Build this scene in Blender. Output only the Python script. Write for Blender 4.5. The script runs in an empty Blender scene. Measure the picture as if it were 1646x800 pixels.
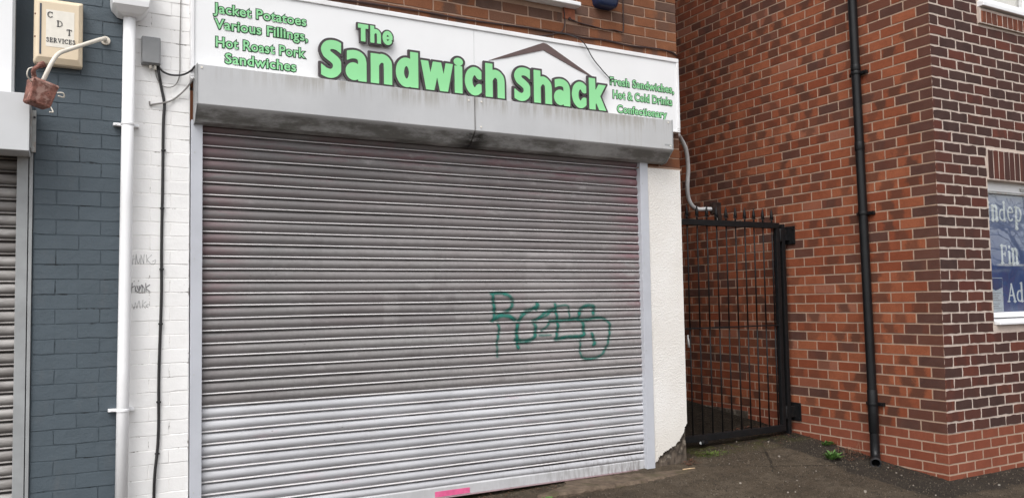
import bpy, math, random
import numpy as np
from mathutils import Vector, Matrix
random.seed(7); rng = np.random.RandomState(11)
sc = bpy.context.scene
COL = sc.collection
# ------------------------------------------------------------------ camera, sky, sun, exposure
CAM = Vector((0.0, 0.0, 1.347))
RT = Vector((0.87578218, -0.48241151, -0.01687325))
UP = Vector((-0.01105674, -0.05499449, 0.99842544))
FW = Vector((0.48257986, 0.87421664, 0.05349709))
cd = bpy.data.cameras.new('camera'); cam = bpy.data.objects.new('camera', cd); COL.objects.link(cam)
cam.matrix_world = Matrix(((RT.x, UP.x, -FW.x, CAM.x), (RT.y, UP.y, -FW.y, CAM.y), (RT.z, UP.z, -FW.z, CAM.z), (0, 0, 0, 1)))
cd.sensor_width = 36.0; cd.lens = 36.0 * 1308.76 / 1646.0
cd.shift_y = 16.9 / 1646.0
cd.clip_start = 0.05; cd.clip_end = 2000.0
sc.camera = cam
SUN_EL, SUN_AZ = 55.0, 226.0          # azimuth clockwise from +y: the sun stands behind the camera, slightly left
world = bpy.data.worlds.new('World'); sc.world = world; world.use_nodes = True
wt = world.node_tree; wt.nodes.clear()
sky = wt.nodes.new('ShaderNodeTexSky'); sky.sky_type = 'NISHITA'; sky.sun_disc = False
sky.sun_elevation = math.radians(SUN_EL); sky.sun_rotation = math.radians(SUN_AZ)
sky.dust_density = 3.0; sky.air_density = 1.0
hs = wt.nodes.new('ShaderNodeHueSaturation'); hs.inputs['Saturation'].default_value = 0.16
bg = wt.nodes.new('ShaderNodeBackground'); bg.inputs['Strength'].default_value = 0.15
wo = wt.nodes.new('ShaderNodeOutputWorld')
wt.links.new(sky.outputs[0], hs.inputs['Color']); wt.links.new(hs.outputs[0], bg.inputs['Color']); wt.links.new(bg.outputs[0], wo.inputs[0])
sl = bpy.data.lights.new('sun', 'SUN'); sl.energy = 0.9; sl.angle = math.radians(35); sl.color = (1.0, 0.97, 0.93)
sun = bpy.data.objects.new('sun', sl); COL.objects.link(sun)
_e, _a = math.radians(SUN_EL), math.radians(SUN_AZ)
sun.rotation_euler = Vector((math.sin(_a) * math.cos(_e), math.cos(_a) * math.cos(_e), math.sin(_e))).to_track_quat('Z', 'Y').to_euler()
sun.location = (0, -5, 12)
sc.view_settings.view_transform = 'Standard'; sc.view_settings.look = 'None'
sc.view_settings.gamma = 1.0; sc.view_settings.use_curve_mapping = False
sc.view_settings.exposure = 0.80
# ------------------------------------------------------------------ material helpers
class NT:
    def __init__(s, name):
        s.m = bpy.data.materials.new(name); s.m.use_nodes = True
        s.t = s.m.node_tree; s.t.nodes.clear()
        s.out = s.n('ShaderNodeOutputMaterial'); s.b = s.n('ShaderNodeBsdfPrincipled')
        s.l(s.b.outputs[0], s.out.inputs['Surface'])
    def n(s, typ, **kw):
        nd = s.t.nodes.new(typ)
        for k, v in kw.items(): setattr(nd, k, v)
        return nd
    def l(s, a, b): s.t.links.new(a, b)
    def put(s, sock, v):
        if isinstance(v, bpy.types.NodeSocket): s.l(v, sock)
        elif v is not None:
            if isinstance(v, (tuple, list)) and len(v) == 3 and sock.type == 'RGBA': v = (*v, 1)
            sock.default_value = v
    def coord(s, kind='Object', scale=(1, 1, 1), loc=(0, 0, 0)):
        tc = s.n('ShaderNodeTexCoord'); mp = s.n('ShaderNodeMapping')
        mp.inputs['Scale'].default_value = scale; mp.inputs['Location'].default_value = loc
        s.l(tc.outputs[kind], mp.inputs[0]); return mp.outputs[0]
    def noise(s, scale=5, detail=4, rough=.55, vec=None, dims='3D', w=None, dist=0.0):
        nd = s.n('ShaderNodeTexNoise', noise_dimensions=dims)
        nd.inputs['Scale'].default_value = scale; nd.inputs['Detail'].default_value = detail
        nd.inputs['Roughness'].default_value = rough; nd.inputs['Distortion'].default_value = dist
        s.l(vec if vec is not None else s.coord(), nd.inputs['Vector'])
        if w is not None: s.put(nd.inputs['W'], w)
        return nd.outputs['Fac']
    def voro(s, scale, vec=None, feature='F1', out='Distance'):
        nd = s.n('ShaderNodeTexVoronoi', feature=feature); nd.inputs['Scale'].default_value = scale
        s.l(vec if vec is not None else s.coord(), nd.inputs['Vector']); return nd.outputs[out]
    def math(s, op, a, b=None, c=None, clamp=False):
        nd = s.n('ShaderNodeMath', operation=op); nd.use_clamp = clamp
        for i, v in enumerate((a, b, c)): s.put(nd.inputs[i], v)
        return nd.outputs[0]
    def ss(s, v, lo, hi, a=0.0, b=1.0):
        nd = s.n('ShaderNodeMapRange', interpolation_type='SMOOTHSTEP')
        s.put(nd.inputs['Value'], v)
        for k, x in (('From Min', lo), ('From Max', hi), ('To Min', a), ('To Max', b)): s.put(nd.inputs[k], x)
        return nd.outputs[0]
    def mix(s, f, a, b, blend='MIX'):
        nd = s.n('ShaderNodeMix', data_type='RGBA', blend_type=blend)
        s.put(nd.inputs[0], f); s.put(nd.inputs[6], a); s.put(nd.inputs[7], b); return nd.outputs[2]
    def xyz(s, vec=None):
        nd = s.n('ShaderNodeSeparateXYZ'); s.l(vec if vec is not None else s.coord(), nd.inputs[0]); return nd.outputs
    def attr(s, name):
        return s.n('ShaderNodeAttribute', attribute_name=name)
    def bump(s, h, strength=.3, dist=.01):
        nd = s.n('ShaderNodeBump'); nd.inputs['Strength'].default_value = strength; nd.inputs['Distance'].default_value = dist
        s.put(nd.inputs['Height'], h); s.l(nd.outputs[0], s.b.inputs['Normal'])
    def fin(s, col=None, rough=.6, metal=0.0, spec=.4):
        s.put(s.b.inputs['Base Color'], col); s.put(s.b.inputs['Roughness'], rough)
        s.put(s.b.inputs['Metallic'], metal); s.put(s.b.inputs['Specular IOR Level'], spec); return s.m
def plain(name, col, rough=.5, metal=0, var=.12, scale=14, dirt=None, dirt_amt=.3, bump=.0, spec=.4):
    t = NT(name); n = t.noise(scale, 5)
    c = t.mix(t.ss(n, .3, .7), tuple(x * (1 - var) for x in col), tuple(min(1, x * (1 + var * .6)) for x in col))
    if dirt:
        d = t.noise(scale * .45, 8, .7); c = t.mix(t.math('MULTIPLY', t.ss(d, .5, .72), dirt_amt), c, dirt)
    if bump: t.bump(t.noise(scale * 8, 4), bump, .004)
    return t.fin(c, rough, metal, spec)
# ------------------------------------------------------------------ mesh helpers
class MB:
    def __init__(s): s.v = []; s.f = []; s.m = []; s.smooth = []
    def add(s, vs, fs, mi=0, sm=False):
        o = len(s.v); s.v += [tuple(v) for v in vs]
        for f in fs: s.f.append(tuple(o + i for i in f)); s.m.append(mi); s.smooth.append(sm)
        return s
    def box(s, a, b, mi=0, M=None):
        x0, y0, z0 = a; x1, y1, z1 = b
        vs = [(x0, y0, z0), (x1, y0, z0), (x1, y1, z0), (x0, y1, z0), (x0, y0, z1), (x1, y0, z1), (x1, y1, z1), (x0, y1, z1)]
        if M is not None: vs = [M @ Vector(v) for v in vs]
        return s.add(vs, [(0, 3, 2, 1), (4, 5, 6, 7), (0, 1, 5, 4), (1, 2, 6, 5), (2, 3, 7, 6), (3, 0, 4, 7)], mi)
    def prism(s, pts, a, b, axis=1, mi=0):
        """polygon pts (2-D) extruded from a to b along axis; pts are the remaining two coordinates in order"""
        def P(p, d):
            q = list(p); q.insert(axis, d); return tuple(q)
        n = len(pts); vs = [P(p, a) for p in pts] + [P(p, b) for p in pts]
        fs = [tuple(range(n)), tuple(range(2 * n - 1, n - 1, -1))]
        fs += [(i, n + i, n + (i + 1) % n, (i + 1) % n) for i in range(n)]
        return s.add(vs, fs, mi)
    def tube(s, path, r, seg=10, caps=True, mi=0, sx=1.0):
        path = [Vector(p) for p in path]; n = len(path)
        rs = r if isinstance(r, (list, tuple)) else [r] * n
        vs = []; ref = None
        for i, p in enumerate(path):
            t = (path[min(i + 1, n - 1)] - path[max(i - 1, 0)]).normalized()
            if ref is None: ref = Vector((0, 1, 0)) if abs(t.y) < .9 else Vector((1, 0, 0))
            u = (ref - t * ref.dot(t)).normalized(); w = t.cross(u); ref = u
            for k in range(seg):
                a = 2 * math.pi * k / seg; vs.append(p + (u * math.cos(a) + w * math.sin(a) * sx) * rs[i])
        fs = []
        for i in range(n - 1):
            for k in range(seg):
                k2 = (k + 1) % seg; fs.append((i * seg + k, i * seg + k2, (i + 1) * seg + k2, (i + 1) * seg + k))
        s.add(vs, fs, mi, True)
        if caps:
            o = len(s.v) - n * seg
            s.f.append(tuple(o + k for k in reversed(range(seg)))); s.m.append(mi); s.smooth.append(False)
            s.f.append(tuple(o + (n - 1) * seg + k for k in range(seg))); s.m.append(mi); s.smooth.append(False)
        return s
    def build(s, name, mats, parent=None, bevel=0, seg=2):
        me = bpy.data.meshes.new(name); me.from_pydata(s.v, [], s.f)
        for m in (mats if isinstance(mats, (list, tuple)) else [mats]): me.materials.append(m)
        me.polygons.foreach_set('material_index', s.m); me.polygons.foreach_set('use_smooth', s.smooth); me.update()
        import bmesh
        bm = bmesh.new(); bm.from_mesh(me); bmesh.ops.recalc_face_normals(bm, faces=bm.faces); bm.to_mesh(me); bm.free()
        o = bpy.data.objects.new(name, me); COL.objects.link(o)
        if parent is not None: o.parent = parent; o.matrix_parent_inverse = parent.matrix_world.inverted()
        if bevel:
            b = o.modifiers.new('bevel', 'BEVEL'); b.width = bevel; b.segments = seg; b.limit_method = 'ANGLE'; b.angle_limit = math.radians(40)
        return o
def spline(pts, n=8):
    P = [Vector(p) for p in pts]; P = [P[0] * 2 - P[1]] + P + [P[-1] * 2 - P[-2]]; out = []
    for i in range(1, len(P) - 2):
        for k in range(n):
            t = k / n; a, b, c, d = P[i - 1:i + 3]
            out.append(.5 * ((2 * b) + (c - a) * t + (2 * a - 5 * b + 4 * c - d) * t * t + (3 * b - a - 3 * c + d) * t ** 3))
    out.append(P[-2]); return out
def empty(name, loc=(0, 0, 0)):
    o = bpy.data.objects.new(name, None); COL.objects.link(o); o.location = loc
    o.matrix_world = Matrix.Translation(loc); o.empty_display_size = .1; return o
def tag(o, label=None, cat=None, group=None, kind=None):
    if label: o['label'] = label
    if cat: o['category'] = cat
    if group: o['group'] = group
    if kind: o['kind'] = kind
    return o
# ------------------------------------------------------------------ brick walls (every brick modelled)
def brick_wall(name, specs, frame, mats, parent, mortar, relief=.003, jit=.0006, tilt=.0006, thick=.12):
    """specs: (u0,u1,v0,v1,rnd,kind,flash); frame: (origin, u axis, v axis, outward normal); mortar: rects (u0,u1,v0,v1) of the bed behind"""
    O, U, V, N = [np.array(x, float) for x in frame]
    vs = []; fs = []; mi = []; att = []; uv = []
    base = 0
    for (u0, u1, v0, v1, rnd, kind, flash) in specs:
        w, h = u1 - u0, v1 - v0
        nu = max(2, int(w / .045)); nv = 2
        ring = [(u0 + w * i / nu, v0) for i in range(nu)] + [(u1, v0 + h * i / nv) for i in range(nv)] + \
               [(u1 - w * i / nu, v1) for i in range(nu)] + [(u0, v1 - h * i / nv) for i in range(nv)]
        R = np.array(ring) + rng.normal(0, jit, (len(ring), 2))
        C = np.array([(u0 + u1) / 2, (v0 + v1) / 2]); D = R - C
        ins = D - np.sign(D) * np.minimum(np.abs(D) * .3, .0025)
        z1 = relief + float(np.clip(rng.normal(0, tilt * .6), -.0008, .0008)); ta, tb = np.clip(rng.normal(0, tilt * .8, 2), -.001, .001)
        n = len(R)
        for k in range(n):
            vs.append(O + U * R[k, 0] + V * R[k, 1] + N * -.004); uv.append(((R[k, 0] - u0) / w, (R[k, 1] - v0) / h))
        for k in range(n):
            q = C + ins[k]; zz = z1 + ta * D[k, 0] / w + tb * D[k, 1] / h
            vs.append(O + U * q[0] + V * q[1] + N * zz); uv.append(((q[0] - u0) / w, (q[1] - v0) / h))
        att += [(rnd, kind, flash, 1.0)] * (2 * n)
        for k in range(n):
            k2 = (k + 1) % n; fs.append((base + k, base + k2, base + n + k2, base + n + k)); mi.append(0)
        fs.append(tuple(base + n + k for k in range(n))); mi.append(0)
        base += 2 * n
    for (u0, u1, v0, v1) in mortar:
        q = [O + U * a + V * b + N * d for d in (0.0, -thick) for a, b in ((u0, v0), (u1, v0), (u1, v1), (u0, v1))]
        vs += q; uv += [(0, 0)] * 8; att += [(0, 0, 0, 1)] * 8
        fs += [tuple(base + i for i in f) for f in ((0, 1, 2, 3), (7, 6, 5, 4), (0, 4, 5, 1), (1, 5, 6, 2), (2, 6, 7, 3), (3, 7, 4, 0))]; mi += [1] * 6
        base += 8
    me = bpy.data.meshes.new(name); me.from_pydata([tuple(v) for v in vs], [], fs)
    for m in mats: me.materials.append(m)
    me.polygons.foreach_set('material_index', mi)
    a = me.attributes.new('brick', 'FLOAT_COLOR', 'POINT'); a.data.foreach_set('color', np.array(att, np.float32).ravel())
    ul = me.uv_layers.new(name='brick_uv'); li = np.zeros(len(me.loops), np.int32); me.loops.foreach_get('vertex_index', li)
    ul.data.foreach_set('uv', np.array(uv, np.float32)[li].ravel())
    import bmesh
    bm = bmesh.new(); bm.from_mesh(me); bmesh.ops.recalc_face_normals(bm, faces=bm.faces); bm.to_mesh(me); bm.free()
    o = bpy.data.objects.new(name, me); COL.objects.link(o)
    if parent is not None: o.parent = parent; o.matrix_parent_inverse = parent.matrix_world.inverted()
    return o
def clip_rect(u0, u1, v0, v1, holes):
    """cut a brick at the openings (only horizontally)"""
    segs = [(u0, u1)]
    for (a, b, c, d) in holes:
        if v1 <= c + .012 or v0 >= d - .012: continue
        ns = []
        for (x, y) in segs:
            if y <= a or x >= b: ns.append((x, y)); continue
            if x < a - .02: ns.append((x, a - .004))
            if y > b + .02: ns.append((b + .004, y))
        segs = ns
    return segs
def brick_material(name, red, red2, dark, flash_col, pale=None, bump=.5, rough=.82, edge=0.55):
    t = NT(name); at = t.attr('brick'); sep = t.n('ShaderNodeSeparateColor'); t.l(at.outputs['Color'], sep.inputs[0])
    rnd, kind, fl = sep.outputs[0], sep.outputs[1], sep.outputs[2]
    uvn = t.n('ShaderNodeUVMap', uv_map='brick_uv'); s2 = t.n('ShaderNodeSeparateXYZ'); t.l(uvn.outputs[0], s2.inputs[0])
    w = t.math('MULTIPLY', rnd, 37.0)
    big = t.noise(9, 3, .6, dims='4D', w=w); fine = t.noise(70, 5, .65, dims='4D', w=w); grain = t.noise(330, 3, .6)
    c = t.mix(t.ss(t.math('FRACT', t.math('MULTIPLY', rnd, 7.3)), 0, 1), red, red2)
    c = t.mix(t.ss(big, .35, .75, 0, .45), c, tuple(x * .62 for x in red))
    if pale: c = t.mix(t.math('MULTIPLY', t.ss(t.math('FRACT', t.math('MULTIPLY', rnd, 13.7)), .9, .97), t.ss(fine, .35, .6, .25, .75)), c, pale)
    # firing marks: dark hearts with red ends
    cx = t.math('ABSOLUTE', t.math('SUBTRACT', s2.outputs[0], t.math('ADD', .32, t.math('MULTIPLY', .4, t.math('FRACT', t.math('MULTIPLY', rnd, 3.1))))))
    heart = t.math('ADD', t.math('MULTIPLY', big, 1.5), t.math('MULTIPLY', cx, -1.8))
    heart = t.ss(t.math('ADD', heart, t.math('MULTIPLY', fine, .35)), edge - .32, edge + .10)
    c = t.mix(t.math('MULTIPLY', heart, fl), c, flash_col)
    c = t.mix(kind, c, t.mix(t.ss(big, .3, .7), dark, tuple(x * 1.5 for x in dark)))
    c = t.mix(t.ss(fine, .3, .75, 0, .35), c, tuple(x * .5 for x in red))
    c = t.mix(t.ss(grain, .62, .75, 0, .3), c, tuple(min(1, x * 1.8 + .03) for x in red2))
    t.bump(t.math('ADD', t.math('MULTIPLY', grain, .5), fine), bump, .004)
    return t.fin(c, rough, 0, .25)
def mortar_material(name, col, dirt, bump=.6):
    t = NT(name); n = t.noise(60, 6, .7); b = t.noise(2.2, 4, .6); g = t.noise(400, 3)
    c = t.mix(t.ss(n, .3, .7), tuple(x * .82 for x in col), col); c = t.mix(t.ss(b, .5, .75, 0, .55), c, dirt)
    t.bump(t.math('ADD', n, g), bump, .004); return t.fin(c, .92, 0, .2)
# ------------------------------------------------------------------ flat lettering from distance fields
def sd_segs(X, Z, segs):
    d = np.full(X.shape, 9.0)
    for (ax, az, bx, bz, ra, rb) in segs:
        vx, vz = bx - ax, bz - az; L = vx * vx + vz * vz + 1e-12
        t = np.clip(((X - ax) * vx + (Z - az) * vz) / L, 0, 1)
        d = np.minimum(d, np.hypot(X - ax - vx * t, Z - az - vz * t) - (ra + (rb - ra) * t))
    return d
def sd_box(X, Z, x0, x1, z0, z1):
    return np.maximum(np.maximum(x0 - X, X - x1), np.maximum(z0 - Z, Z - z1))
def contours(D, x0, z0, h, level=0.0):
    """marching squares, linked into closed loops"""
    D = D - level; ny, nx = D.shape; S = D < 0; nxt = {}
    def pt(e):
        i, j, k = e
        if k == 0: a, b = D[j, i], D[j, i + 1]; return (x0 + h * (i + a / (a - b)), z0 + h * j)
        a, b = D[j, i], D[j + 1, i]; return (x0 + h * i, z0 + h * (j + a / (a - b)))
    mixd = np.argwhere((S[:-1, :-1].astype(int) + S[:-1, 1:] + S[1:, :-1] + S[1:, 1:]) % 4 != 0)
    for j, i in mixd:
        a, b, c, d = S[j, i], S[j, i + 1], S[j + 1, i + 1], S[j + 1, i]
        B, Rr, T, L = (i, j, 0), (i + 1, j, 1), (i, j + 1, 0), (i, j, 1)
        cs = (a, b, c, d); seg = {
            (1, 0, 0, 0): [(B, L)], (0, 1, 0, 0): [(Rr, B)], (0, 0, 1, 0): [(T, Rr)], (0, 0, 0, 1): [(L, T)],
            (1, 1, 0, 0): [(Rr, L)], (0, 1, 1, 0): [(T, B)], (0, 0, 1, 1): [(L, Rr)], (1, 0, 0, 1): [(B, T)],
            (1, 1, 1, 0): [(T, L)], (0, 1, 1, 1): [(L, B)], (1, 0, 1, 1): [(B, Rr)], (1, 1, 0, 1): [(Rr, T)],
            (1, 0, 1, 0): [(B, L), (T, Rr)], (0, 1, 0, 1): [(Rr, B), (L, T)]}[tuple(int(q) for q in cs)]
        for p, q in seg: nxt[p] = q
    loops = []
    while nxt:
        s0 = next(iter(nxt)); cur = s0; lp = []
        while cur in nxt: lp.append(pt(cur)); cur = nxt.pop(cur)
        if len(lp) > 5: loops.append(lp)
    return loops
def simplify(lp, tol):
    P = np.array(lp); n = len(P); keep = np.ones(n, bool)
    for _ in range(3):
        idx = np.flatnonzero(keep)
        if len(idx) < 8: break
        A = P[np.roll(idx, 1)]; B = P[idx]; C = P[np.roll(idx, -1)]
        d = np.abs((C[:, 0] - A[:, 0]) * (B[:, 1] - A[:, 1]) - (C[:, 1] - A[:, 1]) * (B[:, 0] - A[:, 0])) / (np.hypot(*(C - A).T) + 1e-9)
        drop = (d < tol); drop[1::2] = False; keep[idx[drop]] = False
    return P[keep]
def curve_sheet(name, loops, y, depth, mat, parent, plane='xz'):
    """closed outlines filled and given a thickness; faces -y"""
    cu = bpy.data.curves.new(name, 'CURVE'); cu.dimensions = '2D'; cu.fill_mode = 'BOTH'; cu.extrude = depth / 2
    for lp in loops:
        sp = cu.splines.new('POLY'); sp.points.add(len(lp) - 1); sp.use_cyclic_u = True
        sp.points.foreach_set('co', np.array([(p[0], p[1], 0, 1) for p in lp], np.float32).ravel())
    tmp = bpy.data.objects.new(name, cu); COL.objects.link(tmp)
    dg = bpy.context.evaluated_depsgraph_get(); me = bpy.data.meshes.new_from_object(tmp.evaluated_get(dg))
    bpy.data.objects.remove(tmp)
    me.transform(Matrix(((1, 0, 0, 0), (0, 0, -1, y + depth / 2), (0, 1, 0, 0), (0, 0, 0, 1))))
    return mesh_obj(name, me, mat, parent)
def mesh_obj(name, me, mat, parent):
    me.materials.clear(); me.materials.append(mat); me.name = name
    o = bpy.data.objects.new(name, me); COL.objects.link(o)
    if parent is not None: o.parent = parent; o.matrix_parent_inverse = parent.matrix_world.inverted()
    return o
def font_sheet(name, lines, y, depth, offset, mat, parent, grow=0.0):
    """lines: (text, x0, x1, z_base, cap_height); the built-in sans face made heavier"""
    bms = []
    import bmesh
    bm = bmesh.new()
    for (txt, x0, x1, zb, ch) in lines:
        def raw(off):
            cu = bpy.data.curves.new('t', 'FONT'); cu.body = txt; cu.size = 1.0; cu.offset = off; cu.extrude = .5; cu.resolution_u = 3
            cu.space_character = 1.04
            tmp = bpy.data.objects.new('t', cu); COL.objects.link(tmp)
            dg = bpy.context.evaluated_depsgraph_get(); me = bpy.data.meshes.new_from_object(tmp.evaluated_get(dg)); bpy.data.objects.remove(tmp)
            return me
        me = raw(offset); X = np.array([v.co[:] for v in me.vertices]); lo, hi = X[:, 0].min(), X[:, 0].max()
        CAPH = 0.728 + 2 * offset
        sx = (x1 - x0) / (hi - lo); sz = ch / CAPH
        if grow: me = raw(offset + grow)
        me.transform(Matrix(((sx, 0, 0, x0 - lo * sx), (0, 0, -depth, y + depth / 2), (0, sz, 0, zb + offset * sz), (0, 0, 0, 1))))
        bm.from_mesh(me)
    me = bpy.data.meshes.new(name); bm.to_mesh(me); bm.free()
    return mesh_obj(name, me, mat, parent)
def paint_patch(name, segs, h, soft, depth_fn, mat, parent, pad=.02, cover=None):
    """sprayed or drawn marks lying on a surface: a fine grid with a soft-edged 'paint' attribute"""
    xs = [s[0] for s in segs] + [s[2] for s in segs]; zs = [s[1] for s in segs] + [s[3] for s in segs]
    x = np.arange(min(xs) - pad, max(xs) + pad, h); z = np.arange(min(zs) - pad, max(zs) + pad, h); X, Z = np.meshgrid(x, z)
    A = np.clip(.5 - sd_segs(X, Z, segs) / soft, 0, 1); A = A * A * (3 - 2 * A)
    if cover: A = A * np.vectorize(cover)(X, Z)
    use = (A[:-1, :-1] > .01) | (A[1:, :-1] > .01) | (A[:-1, 1:] > .01) | (A[1:, 1:] > .01)
    ids = -np.ones(X.shape, int); vs = []; al = []; fs = []
    def vid(j, i):
        if ids[j, i] < 0:
            ids[j, i] = len(vs); vs.append((X[j, i], depth_fn(X[j, i], Z[j, i]), Z[j, i])); al.append(A[j, i])
        return ids[j, i]
    for j, i in np.argwhere(use): fs.append((vid(j, i), vid(j, i + 1), vid(j + 1, i + 1), vid(j + 1, i)))
    me = bpy.data.meshes.new(name); me.from_pydata(vs, [], fs)
    a = me.attributes.new('paint', 'FLOAT', 'POINT'); a.data.foreach_set('value', np.array(al, np.float32))
    me.polygons.foreach_set('use_smooth', [True] * len(fs))
    return mesh_obj(name, me, mat, parent)
def paint_material(name, col, density=.8, patchy=.5):
    t = NT(name); a = t.attr('paint').outputs['Fac']; n = t.noise(22, 5, .7)
    f = t.math('MULTIPLY', a, t.ss(n, .28, .62, density * (1 - patchy), density))
    tr = t.n('ShaderNodeBsdfTransparent'); mx = t.n('ShaderNodeMixShader'); t.l(f, mx.inputs[0]); t.l(tr.outputs[0], mx.inputs[1]); t.l(t.b.outputs[0], mx.inputs[2])
    t.l(mx.outputs[0], t.out.inputs['Surface']); t.fin(col, .6); return t.m
def path_segs(pts, r, n=6, r1=None):
    q = spline([(p[0], p[1], 0) for p in pts], n) if len(pts) > 2 else [Vector((*p, 0)) for p in pts]
    r1 = r if r1 is None else r1; m = len(q) - 1
    return [(q[i].x, q[i].y, q[i + 1].x, q[i + 1].y, r + (r1 - r) * i / m, r + (r1 - r) * (i + 1) / m) for i in range(m)]
# ------------------------------------------------------------------ materials
M = {}
M['red_brick'] = brick_material('red_brick', (.230, .060, .027), (.320, .102, .048), (.056, .030, .025), (.056, .030, .022), pale=(.33, .15, .10))
M['dark_brick'] = brick_material('dark_brick', (.112, .032, .022), (.148, .044, .027), (.040, .023, .020), (.038, .022, .019))
M['plinth_brick'] = brick_material('plinth_brick', (.220, .062, .034), (.250, .075, .042), (.20, .058, .034), (.21, .062, .038))
M['brown_brick'] = brick_material('brown_brick', (.200, .076, .036), (.245, .098, .046), (.075, .046, .036), (.10, .056, .04))
M['pink_mortar'] = mortar_material('pink_mortar', (.45, .32, .24), (.28, .18, .13))
M['pale_mortar'] = mortar_material('pale_mortar', (.60, .50, .435), (.40, .31, .265))
M['brown_mortar'] = mortar_material('brown_mortar', (.40, .27, .20), (.24, .15, .11))
def wall_paint(name, col, dirt, dirt_amt, rough=.62, lump=.3):
    t = NT(name); n = t.noise(3.2, 6, .65); f = t.noise(90, 4, .6); s = t.noise(9, 6, .7, vec=t.coord(scale=(1.0, 1.0, .35)))
    c = t.mix(t.ss(n, .3, .7), tuple(x * .93 for x in col), col); c = t.mix(t.ss(s, .5, .78, 0, dirt_amt), c, dirt)
    c = t.mix(t.ss(t.noise(38, 4, .7), .70, .78, 0, dirt_amt * 1.6), c, tuple(x * .5 for x in dirt))
    t.bump(t.math('ADD', t.math('MULTIPLY', t.noise(16, 5, .6), 3.0), t.math('ADD', f, t.math('MULTIPLY', t.noise(240, 3), .4))), lump, .005); return t.fin(c, rough, 0, .35)
M['white_paint'] = wall_paint('white_wall_paint', (.87, .86, .85), (.62, .58, .54), .20, lump=.16)
M['slate_paint'] = wall_paint('slate_wall_paint', (.080, .103, .122), (.108, .118, .126), .55, .55, lump=.30)
# roughcast render, its foot broken away
t = NT('roughcast'); x, y, z = t.xyz()
v = t.voro(85); n = t.noise(120, 4, .6); big = t.noise(2.5, 5, .6)
c = t.mix(t.ss(big, .35, .7), (.745, .715, .675), (.80, .78, .75)); c = t.mix(t.ss(z, .55, .10, 0, .22), c, (.58, .52, .42))
c = t.mix(t.ss(n, .62, .75, 0, .35), c, (.55, .50, .43))
t.bump(t.math('ADD', t.math('MULTIPLY', v, 1.3), n), .38, .007); M['roughcast'] = t.fin(c, .85, 0, .25)
M['broken_render'] = plain('broken_render', (.075, .058, .044), .95, var=.55, scale=20, dirt=(.42, .37, .30), dirt_amt=.8, bump=.9)
M['pvc'] = plain('white_pvc', (.86, .86, .87), .32, var=.03, scale=6, dirt=(.62, .60, .56), dirt_amt=.12)
M['sign_white'] = plain('sign_white', (.80, .805, .815), .35, var=.02, scale=3, dirt=(.66, .64, .62), dirt_amt=.12)
M['sign_frame'] = plain('sign_frame', (.80, .80, .81), .4, var=.04, scale=8, dirt=(.5, .47, .43), dirt_amt=.25)
M['green'] = plain('letter_green', (.275, .675, .315), .38, var=.03, scale=5)
M['small_green'] = plain('small_letter_green', (.27, .64, .31), .45, var=.04, scale=5)
M['letter_dark'] = plain('letter_dark', (.058, .046, .050), .5, var=.10, scale=8)
M['small_outline'] = plain('small_letter_outline', (.018, .060, .026), .5, var=.1)
M['roof_brown'] = plain('emblem_brown', (.12, .080, .076), .5, var=.1)
M['cream'] = plain('cream_plastic', (.72, .60, .44), .42, var=.04, scale=6, dirt=(.48, .38, .26), dirt_amt=.2)
M['label_white'] = plain('label_white', (.78, .74, .66), .5, var=.05, scale=30)
M['ink'] = plain('ink', (.045, .045, .050), .6)
M['groove_blue'] = plain('groove_blue', (.040, .055, .085), .45)
M['grey_box'] = plain('grey_plastic', (.235, .240, .245), .55, var=.08, scale=10, dirt=(.15, .14, .13), dirt_amt=.3)
M['black_cable'] = plain('black_cable', (.022, .021, .022), .5)
M['brown_cable'] = plain('brown_cable', (.040, .020, .018), .6)
M['grey_cable'] = plain('grey_cable', (.23, .22, .21), .6)
M['conduit'] = plain('grey_conduit', (.50, .50, .50), .5, var=.1, scale=25, dirt=(.3, .29, .28), dirt_amt=.3)
M['iron'] = plain('painted_iron', (.0075, .0078, .0088), .55, var=.3, scale=30, dirt=(.028, .018, .013), dirt_amt=.35, bump=.2, spec=.25)
M['shoe_rim'] = plain('worn_black_pvc', (.030, .030, .032), .5, var=.3, scale=20)  # paler than the pipe: the rim's sheen is put into the colour
M['rust_iron'] = plain('rusted_iron', (.022, .013, .011), .8, var=.5, scale=25, dirt=(.06, .03, .02), dirt_amt=.5, bump=.4, spec=.2)
M['black_pvc'] = plain('black_pvc', (.0072, .0076, .0088), .42, var=.2, scale=10, dirt=(.03, .028, .026), dirt_amt=.15, spec=.3)
M['cream_arm'] = plain('cream_arm', (.68, .63, .55), .45, var=.07, scale=20, dirt=(.35, .25, .16), dirt_amt=.3)
t = NT('rust'); n = t.noise(28, 6, .7); n2 = t.noise(12, 5, .6, vec=t.coord(loc=(3, 1, 2)))
c = t.mix(t.ss(n, .35, .65), (.105, .042, .032), (.30, .135, .105)); c = t.mix(t.ss(n2, .52, .62), c, (.40, .25, .21)); c = t.mix(t.ss(n, .62, .70), c, (.035, .020, .018))
t.bump(n, .6, .006); M['rust'] = t.fin(c, .85)
M['terracotta'] = plain('terracotta', (.34, .115, .062), .8, var=.25, scale=30, dirt=(.2, .07, .04), dirt_amt=.6, bump=.5)
M['navy'] = plain('navy_plastic', (.012, .022, .062), .35, var=.15)
M['pink'] = plain('pink_sticker', (.72, .12, .28), .5, var=.12, scale=30, dirt=(.6, .3, .35), dirt_amt=.4)
M['teal_spray'] = paint_material('teal_spray', (.010, .150, .118), .92, .42)
M['black_marker'] = paint_material('black_marker', (.10, .10, .11), .8, .5)
M['faint_marker'] = paint_material('faint_marker', (.16, .16, .17), .62, .6)
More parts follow.
